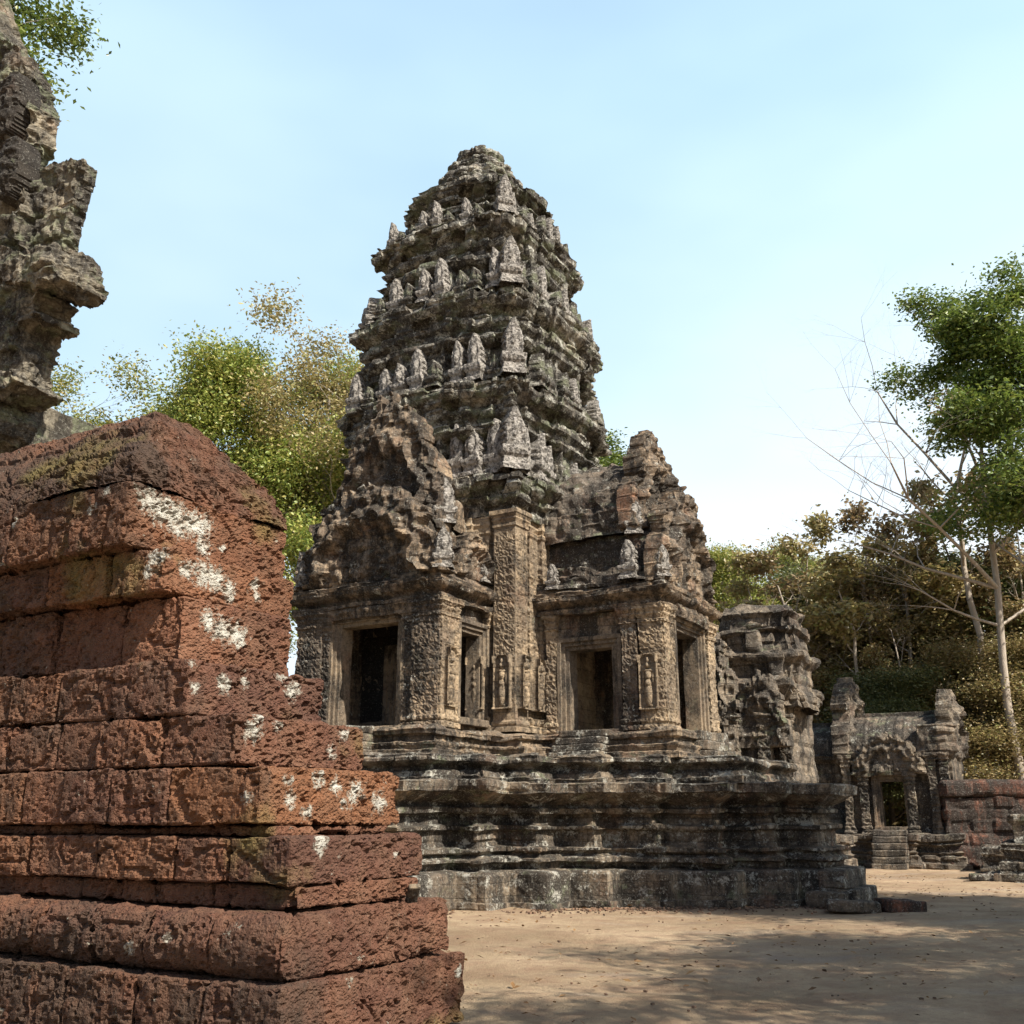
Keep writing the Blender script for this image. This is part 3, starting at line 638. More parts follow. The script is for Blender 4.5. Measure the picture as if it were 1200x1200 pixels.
    corn(rect(-1.95, 2.05, -4.78, -2.5), 6.25); corn(rect(2.5, 5.92, -1.68, 1.68), 6.25)
porch()

def roofs():
    # stepped vault rising over each porch; section across = list of (half width, z)
    def vault(axis, a0, a1, sec, cx, nm='porch_roof', mat='porch', fig=.03):
        mb = MB()
        s = np.array(sec, float); pts = [(-x, z) for x, z in s] + [(x, z) for x, z in s[::-1]]
        rs = [pts[0]]
        for p, q in zip(pts[:-1], pts[1:]):
            l = math.hypot(q[0] - p[0], q[1] - p[1]); k = max(1, int(l / .06))
            rs += [(p[0] + (q[0] - p[0]) * j / k, p[1] + (q[1] - p[1]) * j / k) for j in range(1, k + 1)]
        rs = np.array(rs); A = ax(a0, a1, .06); G = np.zeros((len(A), len(rs), 3))
        if axis == 'y': G[..., 0] = cx + rs[:, 0]; G[..., 1] = A[:, None]
        else: G[..., 0] = A[:, None]; G[..., 1] = cx + rs[:, 0]
        G[..., 2] = rs[:, 1]; mb.grid(G, axis == 'x')
        for k_ in (0, -1):
            e = G[k_]; c = e.copy(); c[:, 2] = e[:, 2].min(); ks = 4; mb.grid(np.stack([e * (1 - t) + c * t for t in np.linspace(0, 1, ks)]), (k_ == 0) ^ (axis == 'y'))
        tb(mb, nm, mat, lambda V: brickoff(V, .3, .55, .035, .02, 13) + .06 * fbm(V, 1.4, 4, 23) + carve(V, 3.5, fig, 6) - .12 * np.clip(fbm(V, .9, 3, 29) - .2, 0, 1), .07, 1.1)
    # left porch: low roof then taller vault behind
    vault('y', -4.65, -2.4, [(1.95, 6.85), (1.9, 7.1), (1.65, 7.15), (1.65, 7.5), (1.45, 7.6), (1.42, 8.1), (1.1, 8.5), (.7, 8.8), (.1, 9.0)], .05)
    vault('y', -4.0, -1.8, [(1.55, 8.2), (1.5, 8.9), (1.3, 8.95), (1.3, 9.3), (1.05, 9.9), (.7, 10.5), (.35, 10.9), (.08, 11.1)], .0)
    # right porch
    vault('x', 2.4, 5.8, [(1.75, 6.85), (1.7, 7.1), (1.45, 7.12), (1.42, 7.4), (1.3, 7.45), (1.28, 7.9), (1.15, 8.15), (.8, 8.5), (.4, 8.75), (.05, 8.8)], .0, 'porch_roof', 'roof', .075)
    vault('x', 2.2, 4.95, [(1.45, 8.1), (1.42, 8.75), (1.3, 8.8), (1.25, 9.2), (1.0, 9.65), (.65, 10.0), (.3, 10.25), (.05, 10.3)], .0, 'porch_roof', 'roof', .075)
roofs()

def pediment(w_, h_, th, T, seed=1, res=.045, mat='porch', parent=temple, name='pediment', frac=.0, amp=.05, bd=.26):
    """arched gable: naga frame, flame leaves round it, carved tympanum"""
    hw = w_ / 2
    def g(X, Z):
        s = np.abs(X) / hw; t = np.clip(Z / h_, 0, 1.2)
        lob = .085 * np.cos(t * 19 + .5)
        body = (s / (1.0 + lob)) ** 2.3 + (t / .86) ** 1.7
        tip = (s / (.16 * np.clip(1.12 - t, .01, 1))) ** 1.5 + 0 * t
        return body, tip
    def mask(X, Z):
        b, tp = g(X, Z); ang = np.arctan2(Z / h_, X / hw); fl = 1 + .20 * np.abs(np.sin(ang * 15 + .4 * seed)) + .22 * f2(fbm, X, Z, 2.5, 2, seed)
        m = (b < fl) | ((tp < 1) & (Z / h_ > .75) & (Z < h_))
        heads = (np.abs(np.abs(X) - hw * .97) < hw * .14) & (Z < h_ * (.30 + .07 * np.cos((np.abs(X) - hw) * 14)))
        m |= heads
        if frac: m &= ~(f2(fbm, X, Z, .9, 3, seed + 5) > frac)
        return m
    def hf(X, Z):
        b, tp = g(X, Z); rr = np.sqrt(np.clip(b, 0, 4))
        ang_ = np.arctan2(Z / h_, X / hw); rr = rr + .05 * np.abs(np.sin(ang_ * 7)); band = bd * np.exp(-((rr - .82) / .07) ** 2) + .09 * np.exp(-((rr - 1.02) / .06) ** 2)
        ty = np.where(rr < .72, -.06, 0)
        c = (carve(P2(X, Z) + [0, seed * 3.3, 0], 5.5, .6, seed) + scroll(P2(X, Z) + [0, seed * 1.7, 0], 3.6, 1.1, seed)).reshape(X.shape)
        fg = 0
        fg = .10 * np.exp(-((X / (hw * .14)) ** 2 + ((Z - h_ * .33) / (h_ * .17)) ** 2)) + .09 * np.exp(-((X / (hw * .09)) ** 2 + ((Z - h_ * .55) / (h_ * .06)) ** 2))
        for q in (-.45, -.25, .25, .45): fg = fg + .07 * np.exp(-(((X / hw - q) / .07) ** 2 + ((Z - h_ * .14) / (h_ * .1)) ** 2))
        sh = (np.floor(Z / .36) % 2) * .0
        return band * (1 + .8 * f2(fbm, X, Z, 3, 3, seed + 9)) + ty + fg + c * amp * 1.5 + .05 * f2(fbm, X, Z, 1.2, 3, seed + 2) + .03 * (_h(np.floor(X / .6), np.floor(Z / .36), X * 0, 4) - .5)
    mb = MB(); relief(mb, w_ * 1.35, h_ * 1.1, th, res, mask, hf, T)
    return build(mb, name, M[mat], parent, lambda V: brickoff(V, .36, .55, .02, .025, seed) - .12 * np.clip(fbm(V, 1.6, 3, seed) - .2, 0, 1), .045, 1.8, seed=seed, sm=1)
def TA(x, y, z): return lambda V: V + np.array([x, y, z])                       # looks to -y
def TB(x, y, z): return lambda V: rotz(V, math.pi / 2, (x, y, z))               # looks to +x
pediment(3.75, 2.35, .35, TA(.05, -4.85, 6.85), 3)
pediment(2.9, 3.7, .4, TA(.0, -4.15, 8.05), 7)
pediment(3.2, 2.65, .4, TB(5.98, 0, 6.85), 11, mat='porch')
pediment(2.75, 2.9, .4, TB(5.25, 0, 8.2), 14)
# false gable over the left porch window and over the long side of the right porch
pediment(1.3, 1.15, .35, TB(2.05, -3.35, 6.95), 17, res=.05)
def lintel(T, w_, h_, seed, mat='porch'):
    mb = MB(); relief(mb, w_, h_, .3, .04, lambda X, Z: X == X, lambda X, Z: .05 + .05 * np.exp(-((Z - h_ * .5) / .09) ** 2) + carve(P2(X, Z), 7, .05, seed).reshape(X.shape) + .05 * np.exp(-((X / .2) ** 2)), T)
    build(mb, 'carved_lintel', M[mat], temple, None, .03, 2)
lintel(TA(.06, -4.74, 6.02), 2.5, .34, 3); lintel(TB(6.0, .05, 6.1), 2.0, .3, 4)

# ---- body of the tower
LEV = []
def body():
    b = 2.62; zf = 3.52
    mb = MB()
    poly = cross(b, [(2.05, (0, .14)), (1.62, (.14, .26))])
    sweep(mb, poly, [(.14, zf), (.14, zf + .14), (.05, zf + .17), (.09, zf + .24), (.09, zf + .32), (0, zf + .37), (0, 8.15), (.04, 8.2), (.04, 8.3), (.0, 8.33), (.05, 8.42), (.0, 8.5), (0, 8.62)], .05, True, .05)
    def d(V):
        band = ss(.0, .1, np.abs(((V[:, 0] + V[:, 1]) * 1.0) % .6 - .3))
        hi = ss(8.1, 7.9, V[:, 2]) * ss(3.9, 4.1, V[:, 2])
        return (carve(V, 8, .014, 3) + scroll(V, 6.5, .022, 3)) * hi + .022 * fbm(V, 1.5, 4, 7) + brickoff(V, .42, .9, .01, .014, 5)
    tb(mb, 'sanctuary_wall', 'body', d, .025)
    # corner piers with plain margins and a carved panel
    for (x0, x1, y0, y1) in [(2.22, 2.80, -2.80, -2.22), (-2.80, -2.22, -2.80, -2.22), (2.22, 2.80, 2.22, 2.80)]:
        mb = MB(); pilaster(mb, x0, x1, y0, y1, zf, 8.7, .032)
        tb(mb, 'corner_pier', 'body', lambda V: (carve(V, 9, .012, 3) + scroll(V, 8, .024, 3)) * ss(8.2, 8.0, V[:, 2]) * ss(4.0, 4.2, V[:, 2]) * (ss(0, .09, np.abs(V[:, 0] - x0)) * ss(0, .09, np.abs(V[:, 0] - x1)) + ss(0, .09, np.abs(V[:, 1] - y0)) * ss(0, .09, np.abs(V[:, 1] - y1))) + .012 * fbm(V, 2, 3, 5), .02)
    # main cornice
    mb = MB(); pc = cross(2.66, [(1.95, (0, .12)), (1.45, (.12, .24))])
    sweep(mb, pc, [(0, 8.6), (.03, 8.62), (.05, 8.72), (.0, 8.8), (.04, 8.9), (.16, 9.0), (.18, 9.1), (.10, 9.14), (.24, 9.24), (.34, 9.36), (.36, 9.50), (.20, 9.54), (.22, 9.62), (.05, 9.68), (-.3, 9.72)], .06, True, .045)
    LEV.append(tb(mb, 'main_cornice', 'tower', tdisp(3), .06, 1.1))
def tdisp(seed, er=.14):
    def hole(V):
        s = V[:, 0] + V[:, 1] + .06 * fbm(V, 1.1, 2, seed); z = V[:, 2] + .03 * fbm(V, .9, 2, seed); row = np.floor(z / .26); kk = np.floor((s + _h(row, row * 0, row * 0, 11) * .5) / .5)
        h = _h(row, kk, row * 0, seed + 77); return -.16 * (h < .13) + .07 * (h > .88)
    return lambda V: hole(V) + brickoff(V, .26, .5, .05, .035, seed) + .05 * fbm(V, 1.5, 4, seed) + carve(V, 4.2, .022, seed) - er * np.clip(fbm(V, 1.1, 4, seed + 19) - .15, 0, 1) + .018 * fbm(V, 9, 3, seed)
body()

def devata(T, h_=1.15, seed=1):
    """standing female figure in a shallow niche"""
    w_ = .42
    def el(X, Z, cx, cz, rx, rz_): return np.clip(1 - ((X - cx) / rx) ** 2 - ((Z - cz) / rz_) ** 2, 0, 1) ** .5
    def hf(X, Z):
        z = Z / h_
        f = .11 * el(X, z, 0, .80, .055, .062) + 0
        f = np.maximum(f, .08 * el(X, z, 0, .89, .035, .07)); f = np.maximum(f, .10 * el(X, z, 0, .62, .085, .11)); f = np.maximum(f, .09 * el(X, z, 0, .70, .115, .035))
        f = np.maximum(f, .11 * el(X, z, 0, .47, .085, .08)); f = np.maximum(f, .09 * el(X, z, 0, .28, .095, .24) ** .7)
        f = np.maximum(f, .06 * el(X, z, .115, .56, .026, .15)); f = np.maximum(f, .06 * el(X, z, -.115, .58, .026, .14)); f = np.maximum(f, .05 * el(X, z, -.06, .06, .05, .03)); f = np.maximum(f, .05 * el(X, z, .06, .06, .05, .03))
        edge = .06 * (np.abs(X) > .17) + .06 * (((X / .19) ** 2 + ((z - .86) / .14) ** 2 > 1) & (z > .86)) + .05 * (z < .03)
        return f + edge + .004 * f2(fbm, X, Z, 9, 3, seed)
    mb = MB(); relief(mb, w_, h_, .12, .014, lambda X, Z: X == X, hf, T)
    build(mb, 'devata_relief', M['body'], temple, None, .006, 4, smooth=True)
for x in (2.51, 1.83): devata(TA(x, -2.88 if x > 2 else -2.94, 4.02), 1.2, int(x * 10))
for y in (-2.50, -1.86): devata(TB(2.90 if y < -2.2 else 2.93, y, 4.02), 1.2, 4)
devata(TB(2.15, -4.45, 3.95), 1.25, 5); devata(TA(5.6, -1.78, 3.95), 1.2, 6)

# ---- stepped tiers
TIERS = [  # z0, z1, cornice half width
    (9.70, 12.20, 2.88), (12.20, 14.85, 2.72), (14.85, 17.35, 2.30), (17.35, 19.00, 1.72)]
def tiers():
    for i, (z0, z1, bc) in enumerate(TIERS):
        H = z1 - z0; bw_ = bc - .42; mb = MB()
        p = cross(bw_, [(bw_ * .80, (0, .17)), (bw_ * .58, (.17, .32)), (bw_ * .34, (.32, .44))])
        pr = [(.16, z0 - .05), (.16, z0 + .09 * H), (.04, z0 + .10 * H), (.08, z0 + .15 * H), (.0, z0 + .19 * H), (-.04, z0 + .40 * H), (.12, z0 + .42 * H), (.24, z0 + .46 * H), (.25, z0 + .51 * H), (.08, z0 + .53 * H), (-.02, z0 + .56 * H), (-.02, z0 + .62 * H), (.10, z0 + .65 * H), (.14, z0 + .70 * H), (.12, z0 + .73 * H), (.0, z0 + .75 * H),
              (.22, z0 + .80 * H), (.35, z0 + .86 * H), (.38, z0 + .945 * H), (.25, z0 + .955 * H), (.24, z1 - .01), (-.1, z1 + .02)]
        sweep(mb, p, pr, .06, True, .045)
        tier = tb(mb, 'tower_tier', 'tower', tdisp(30 + i * 5), .08, 1.0, seed=50 + i); LEV.append(tier)
        # false door niches in the middle of each side
        for q in range(4):
            a = q * math.pi / 2; c, s_ = math.cos(a), math.sin(a); yy = -(bw_ + .42)
            def T(V, a=a): return rotz(V + np.array([0, yy, z0 + .10 * H]), a)
            w_, h_ = bw_ * .62, H * .42
            def hf(X, Z, w_=w_, h_=h_): 
                e = np.minimum(w_ / 2 - np.abs(X), h_ - Z); return .12 * (e < .14) + .07 * ((np.abs(X) < .06)) + carve(P2(X, Z), 5, .05, 3).reshape(X.shape)
            mb = MB(); relief(mb, w_, h_, .3, .05, lambda X, Z: X == X, hf, T); tb(mb, 'false_door', 'tower', None, .05, 1.5, parent=tier)
tiers()

def antefix_mesh(w_, h_, d_, seed, mat='tower'):
    """upright leaf shaped stone on a little moulded pedestal"""
    mb = MB(); ph = h_ * .36
    sweep(mb, rect(-w_ * .5, w_ * .5, -d_, d_ * .9), [(.05, 0), (.05, ph * .22), (-.03, ph * .3), (-.03, ph * .55), (.03, ph * .66), (.06, ph * .8), (.06, ph), (-.02, ph + .02)], .05, True, .05)
    hw = w_ * .5; hh = h_ - ph
    def wid(t): return hw * np.clip(1.02 - .12 * np.cos(t * 6), 0, 2) * np.clip(1 - t, 0, 1) ** .48
    def mask(X, Z): return (np.abs(X) < wid(Z / hh) * (1 + .1 * np.sin(Z * 30 + seed)) + .004) & (Z < hh)
    def hf(X, Z):
        wd = wid(Z / hh) + .02; s = np.abs(X) / wd
        return .10 * np.clip(1 - s ** 2, 0, 1) + .05 * np.exp(-((s - .78) / .12) ** 2) + .05 * np.exp(-((X / (hw * .28)) ** 2 + ((Z - hh * .38) / (hh * .2)) ** 2)) + carve(P2(X, Z), 9, .028, seed).reshape(X.shape)
    relief(mb, w_ * 1.3, hh, d_ * 1.3, .035, mask, hf, lambda V: V + np.array([0, -d_ * .55, ph]))
    return build(mb, 'antefix', M[mat], temple, lambda V: .02 * fbm(V, 5, 3, seed), .035, 2.6, seed=seed, sm=1)
def antefixes():
    k = NT('pale_worn_stone'); c = k.mix(k.rng(k.noise(3, 6, .7), .4, .62), (.42, .39, .345), (.17, .155, .135)); c = k.mix(k.rng(k.noise(7, 5, .75, k.map((1, 1, 1), (2, 4, 4))), .47, .56, 0, .85), c, (.05, .045, .04))
    c = k.mix(k.rng(k.noise(10, 4, .7), .55, .64, 0, .8), c, (.50, .46, .42)); k.end(c, k.bump(k.math('ADD', k.noise(14, 7, .8), k.math('MULTIPLY', k.vor(12), .6)), .8, .06)); M['ante'] = k.m
    prot = [antefix_mesh(.62, 1.55, .20, 1, 'ante'), antefix_mesh(.66, 1.5, .24, 5, 'ante'), antefix_mesh(.8, 2.0, .24, 9, 'ante'), antefix_mesh(.58, 1.25, .26, 14, 'tower'), antefix_mesh(.7, 1.6, .22, 23, 'ante'), antefix_mesh(.6, .95, .25, 31, 'tower')]
    used = [False] * 6; rg = random.Random(8)
    def put(kind, loc, rz, sc, par=None):
        o = prot[kind]; par = par or temple
        if used[kind]: o = dup(prot[kind], par, loc, rz, sc)
        else: used[kind] = True; o.parent = par; o.location = loc; o.rotation_euler = (0, 0, rz); o.scale = (sc,) * 3 if not isinstance(sc, tuple) else sc
    lv = [(9.70, 2.66 + .08, 1.0), (12.20, 2.88 - .12, .86), (14.85, 2.72 - .16, .84), (17.35, 2.30 - .18, .66)]
    for li_, (z, b, s) in enumerate(lv):
        for q in range(4):
            a = q * math.pi / 2; c_, s_ = math.cos(a), math.sin(a)
            def rot(x, y): return (x * c_ - y * s_, x * s_ + y * c_)
            back = q == 2
            if rg.random() > .0 or True:
                x, y = rot(b - .12, -b + .12); sk = {0: 1, 1: .72, 2: .7, 3: .68}[q]; ins = 0 if q == 0 else .30; x -= ins * np.sign(x); y -= ins * np.sign(y); put(2, (x, y, z - .03), a + R(45) + rg.uniform(-.1, .1), (s * .80, s * 1.15, s * sk * rg.uniform(.82, .95)), LEV[li_])
            for f, pj, kd in ((-.80, .0, 0), (-.60, .12, 1), (-.42, .12, 0), (-.20, .26, 0), (0, .26, 1), (.20, .26, 0), (.42, .12, 1), (.60, .12, 0), (.80, .0, 0)):
                if back: continue
                if rg.random() < .17: continue
                x, y = rot(b * f, -b - pj + .10); kd = rg.choice((0, 1, 3, 4, 4, 5)); put(kd, (x, y, z - .04), a + rg.uniform(-.12, .12), (s * rg.uniform(.6, .75), s * rg.uniform(.75, 1.1), s * rg.uniform(.62, 1.0)), LEV[li_])
    # corner acroteria on the porches
    for (x, y, z, rz, sc) in [(2.1, -4.75, 6.9, R(30), .62), (-1.95, -4.7, 6.9, R(-30), .6), (5.2, -1.72, 6.9, R(0), .62), (3.2, -1.7, 6.88, 0, .42), (5.95, -1.6, 6.9, R(45), .5), (5.2, -1.35, 8.05, R(20), .6), (2.0, -2.9, 6.95, R(90), .5), (1.5, -3.9, 8.2, R(45), .75), (-1.5, -3.95, 8.2, R(-45), .7)]:
        put(1, (x, y, z), rz, sc)
antefixes()
def crown():
    # round lotus courses at the top
    mb = MB(); nA = 150
    prof = [(1.40, 18.9), (1.48, 19.05), (1.36, 19.15), (1.28, 19.22), (1.42, 19.34), (1.52, 19.5), (1.50, 19.68), (1.36, 19.84), (1.18, 19.88), (1.12, 19.95), (1.22, 20.05), (1.25, 20.2), (1.15, 20.38), (.98, 20.45), (.90, 20.52), (.95, 20.62), (.94, 20.8), (.84, 20.9), (.74, 20.94), (.72, 21.02), (.76, 21.12), (.72, 21.25), (.58, 21.32), (.3, 21.36), (.02, 21.37)]
    prof = [(a_, b_ - .3) for a_, b_ in prof]
    rs = [prof[0]]
    for p, q in zip(prof[:-1], prof[1:]):
        k = max(1, int(math.hypot(q[0] - p[0], q[1] - p[1]) / .045)); rs += [(p[0] + (q[0] - p[0]) * j / k, p[1] + (q[1] - p[1]) * j / k) for j in range(1, k + 1)]
    rs = np.array(rs); A = np.linspace(0, 2 * np.pi, nA + 1)
    rr = rs[:, 0][:, None] * (1 + .065 * np.abs(np.sin(A * 9 + (rs[:, 1] // .55)[:, None] * .6))[:] - .03)
    G = np.stack([rr * np.cos(A), rr * np.sin(A), np.broadcast_to(rs[:, 1][:, None], rr.shape)], -1); mb.grid(G, True)
    tb(mb, 'lotus_crown', 'tower', lambda V: .06 * (vn(V, 3.2, 5)) + brickoff(V, .3, .5, .04, .04, 4) + .06 * fbm(V, 1.7, 4, 2) + carve(V, 5, .025, 2), .08, 1.2)
crown()

# loose blocks lying in front of the platform
stone('fallen_block', (.95, .5, .20), (6.33, 20.35, 0), R(-8), M['plinth'], 'dark flat stone block lying by the right end of the temple platform', 'stone block', (0, R(2)), 3)
stone('fallen_block', (.78, .55, .24), (7.2, 20.3, -.02), R(10), M['latfar'], 'tan and brown stone block lying alone on the earth right of a darker flat block', 'stone block', (0, R(4)), 8)
stone('step_block', (.75, .5, .30), (6.15, 21.25, 0), TH, M['plinth'], 'worn stone step beside the base corner at the right end of the platform', 'stone step', (0, 0), 12)

# ------------------------------------------------------------------ carved gateway at the left edge
def gateway():
    vx = -13.2; rx = 9.6
    loc = (vx * math.cos(R(30)) + rx * math.sin(R(30)), -vx * math.sin(R(30)) + rx * math.cos(R(30)), 0)
    root = empty('carved_gateway', 'carved sandstone gable with upturned corner finial, behind the red wall at left', 'temple gateway', loc, TH)
    def poly_part(name, pts, th, seed, y0=0., amp=.09, cs=3.2, res=.028, edge=.12):
        p = [(x - vx, z) for x, z in pts]; xs = [q[0] for q in p]; zs = [q[1] for q in p]
        wob = lambda X, Z: (X + .05 * f2(fbm, X, Z, 2.2, 3, seed), Z + .05 * f2(fbm, X, Z, 2.2, 3, seed + 3))
        def mask(X, Z): a, b = wob(X, Z); return inpoly(a, b, p)
        def hf(X, Z):
            return carve(P2(X, Z), cs, amp, seed).reshape(X.shape) + .12 * f2(fbm, X, Z, .8, 4, seed) + .04 * f2(fbm, X, Z, 6, 3, seed)
        mb = MB(); relief(mb, max(xs) - min(xs) + .3, max(zs) - min(zs) + .3, th, res, mask, hf, TA(0, y0 - th, 0), z0=min(zs) - .1, x0=min(xs) - .15)
        return build(mb, name, M['leftst'], root, lambda V: scroll(V, 3.3, .050, seed) + scroll(V, 7.5, .020, seed + 2) + .02 * fbm(V, 12, 3, seed) + brickoff(V, .55, .9, .05, .04, seed), .04, 1.6, seed=seed, sm=3)
    poly_part('gable', [(-20.9, 8.0), (-20.9, 20.7), (-17.9, 18.5), (-17.2, 17.3), (-16.4, 15.9), (-15.5, 14.8), (-15.16, 13.9), (-15.1, 13.2), (-15.35, 12.9), (-14.9, 11.7), (-14.8, 10.6), (-14.94, 9.7), (-14.93, 8.0)], .5, 5, 0, .2, 2.3)
    poly_part('naga_finial', [(-15.3, 12.65), (-14.6, 12.6), (-13.95, 12.45), (-13.80, 12.32), (-13.84, 11.86), (-13.98, 11.3), (-14.05, 10.56), (-14.64, 10.35), (-15.3, 10.8)], .35, 9, -.0, .10, 3.2, .028)
    poly_part('cornice', [(-16.6, 11.4), (-14.92, 10.73), (-13.9, 10.2), (-13.6, 10.32), (-13.42, 10.38), (-13.22, 10.05), (-13.11, 9.70), (-13.36, 9.58), (-13.97, 9.82), (-15.06, 10.32), (-16.6, 10.9)], .9, 13, 0, .05, 4, .028)
    poly_part('corner_capital', [(-15.6, 10.5), (-14.35, 10.13), (-13.73, 9.69), (-14.01, 9.49), (-13.64, 9.25), (-14.17, 9.20), (-14.27, 8.3), (-15.6, 8.3)], .7, 17, 0, .10, 4, .028)
    poly_part('lower_cornice', [(-16.6, 9.3), (-14.9, 8.5), (-13.79, 8.11), (-14.15, 7.98), (-14.59, 8.02), (-14.35, 7.74), (-14.47, 7.5), (-15.0, 7.3), (-16.6, 7.3)], 1.0, 21, 0, .05, 4, .028)
    for x, z, s in ((-15.25, 11.9, 1.0), (-15.5, 10.0, .9), (-15.6, 13.3, 1.1)):   # seated figures and leaf bosses standing out of the gable
        mb = MB()
        def mk(X, Z, s=s): return (X / (.33 * s)) ** 2 + ((Z - .6 * s) / (.62 * s)) ** 2 < 1
        def hf(X, Z, s=s): return .22 * np.sqrt(np.clip(1 - (X / (.35 * s)) ** 2 - ((Z - .6 * s) / (.66 * s)) ** 2, 0, 1)) + scroll(P2(X, Z) + [s, s, 0], 6, .05, 3).reshape(X.shape) + .02 * np.sin(Z * 24)
        relief(mb, 1.0 * s, 1.4 * s, .3, .03, mk, hf, TA(x - vx, -.62, z)); build(mb, 'carved_boss', M['dark'], root, None, .03, 3)
    mb = MB(); gbox(mb, (-7.7, -1.75), (.2, 3.5), (0, 8.4), .2, .03); build(mb, 'gateway_wall', M['leftst'], root, plain(3, .04), .05)
gateway()

# ------------------------------------------------------------------ ruins on the right
def place(x, y): return (x, y, 0)
def ruin_disp(seed): return lambda V: brickoff(V, .3, .55, .04, .04, seed) + .06 * fbm(V, 1.2, 4, seed) + carve(V, 3, .03, seed) - .12 * np.clip(fbm(V, .9, 3, seed + 9) - .15, 0, 1)
BASE = [(.12, -.1), (.12, .18), (0, .2), (.0, .42), (-.12, .46), (-.04, .55), (-.16, .62), (-.18, .78), (-.06, .84), (-.1, .9), (.0, .96), (.02, 1.14), (-.06, 1.18)]
def gatehouse():
    root = empty('ruined_gatehouse', 'low sandstone gatehouse with vaulted roof and broken end gables beside the laterite wall', 'gatehouse', (13.45, 38.0, 0), TH)
    def tb2(mb, nm, mt='far', d=None, vec=.06): return build(mb, nm, M[mt], root, d, vec, 1.2)
    mb = MB(); sweep(mb, [(-6, -.2), (-.75, -.2), (-.75, -.9), (.95, -.9), (.95, -.2), (2.4, -.2), (2.4, .5), (3.0, .5), (3.0, 4.5), (-6, 4.5)], BASE, .12, True, .07); tb2(mb, 'platform', 'far', ruin_disp(3))
    steps(-.45, .65, -.85, 0, 1.3, 6, 1, .14, parent=root, mat='far')
    z0 = 1.16
    mb = MB()
    gbox(mb, (-1.3, -.38), (.35, .8), (z0, 3.9), .1, .02); gbox(mb, (.58, 2.2), (.35, .8), (z0, 3.9), .1, .02); gbox(mb, (-.4, .6), (.36, .8), (3.0, 3.9), .1, .02)
    gbox(mb, (1.8, 2.2), (.8, 3.4), (z0, 3.9), .15, .02); gbox(mb, (-1.4, -1.0), (.8, 3.4), (z0, 3.9), .15, .02)
    gbox(mb, (-5.5, -3.75), (1.0, 1.4), (z0, 3.9), .12, .02); gbox(mb, (-2.75, -1.3), (1.0, 1.4), (z0, 3.9), .12, .02); gbox(mb, (-3.8, -2.7), (1.0, 1.4), (2.9, 3.9), .12, .02)
    tb2(mb, 'wall', 'far', lambda V: .05 * fbm(V, 1.3, 4, 2) + carve(V, 3, .03, 4) + brickoff(V, .33, .6, .02, .02, 5))
    frame((-.30, .50), .30, 'A', z0 + .2, 2.95, .4, parent=root); frame((-3.6, -2.9), .98, 'A', z0 + .2, 2.75, .4, parent=root)
    for x in (-.85, .78, 1.55, 1.95, -1.42): 
        mb = MB(); pilaster(mb, x - .14, x + .14, .12, .36, z0, 3.9 if x > 1 or x < -1 else 3.25, .07); tb2(mb, 'pilaster', 'far', carved(5, .03, 3), .03)
    pediment(2.3, 1.5, .5, TA(.1, .0, 3.2), 21, .05, 'far', root, bd=.08, amp=.04)
    def vault(x0, x1, y0, y1, za, zb, nm='roof'):
        mb = MB(); n = 22; t = np.linspace(0, 1, n); A = ax(x0, x1, .1); yc = (y0 + y1) / 2
        ys = np.concatenate([y0 + (yc - y0) * (1 - np.cos(t * np.pi / 2)), yc + (y1 - yc) * np.sin(t * np.pi / 2)[1:]]); zs = np.concatenate([za + (zb - za) * np.sin(t * np.pi / 2), za + (zb - za) * np.cos(t * np.pi / 2)[1:]])
        G = np.zeros((len(A), len(ys), 3)); G[..., 0] = A[:, None]; G[..., 1] = ys; G[..., 2] = zs; mb.grid(G)
        gbox(mb, (x0, x1), (yc - .08, yc + .08), (zb - .05, zb + .18), .1, .02)
        return tb2(mb, nm, 'roof', lambda V: .05 * np.abs(np.sin(V[:, 0] * 11)) * (V[:, 2] < zb) + .05 * fbm(V, 1.2, 3, 3), .05)
    vault(-1.2, 2.0, .3, 3.4, 3.95, 5.35); vault(-5.5, -1.25, .9, 3.4, 3.95, 5.1)
    mb = MB(); sweep(mb, rect(-1.3, 2.15, .32, 3.4), [(-.1, 3.7), (.05, 3.72), (.2, 3.88), (.2, 4.0), (0, 4.06), (-.3, 4.08)], .1, True, .06); sweep(mb, rect(-5.5, -1.32, .98, 3.3), [(-.1, 3.65), (.05, 3.67), (.2, 3.83), (.2, 3.95), (0, 4.0), (-.3, 4.02)], .1, True, .06); tb2(mb, 'cornice', 'far', ruin_disp(9))
    pediment(3.3, 3.1, .6, TB(-1.25, 1.9, 3.9), 24, .07, 'far', root); pediment(3.2, 2.5, .5, TB(2.3, 1.9, 3.9), 27, .07, 'far', root, frac=.45)
    mb = MB(); gbox(mb, (1.2, 2.5), (.1, .8), (3.9, 4.9), .1, .05); tb2(mb, 'broken_masonry', 'far', ruin_disp(13), .15)
gatehouse()
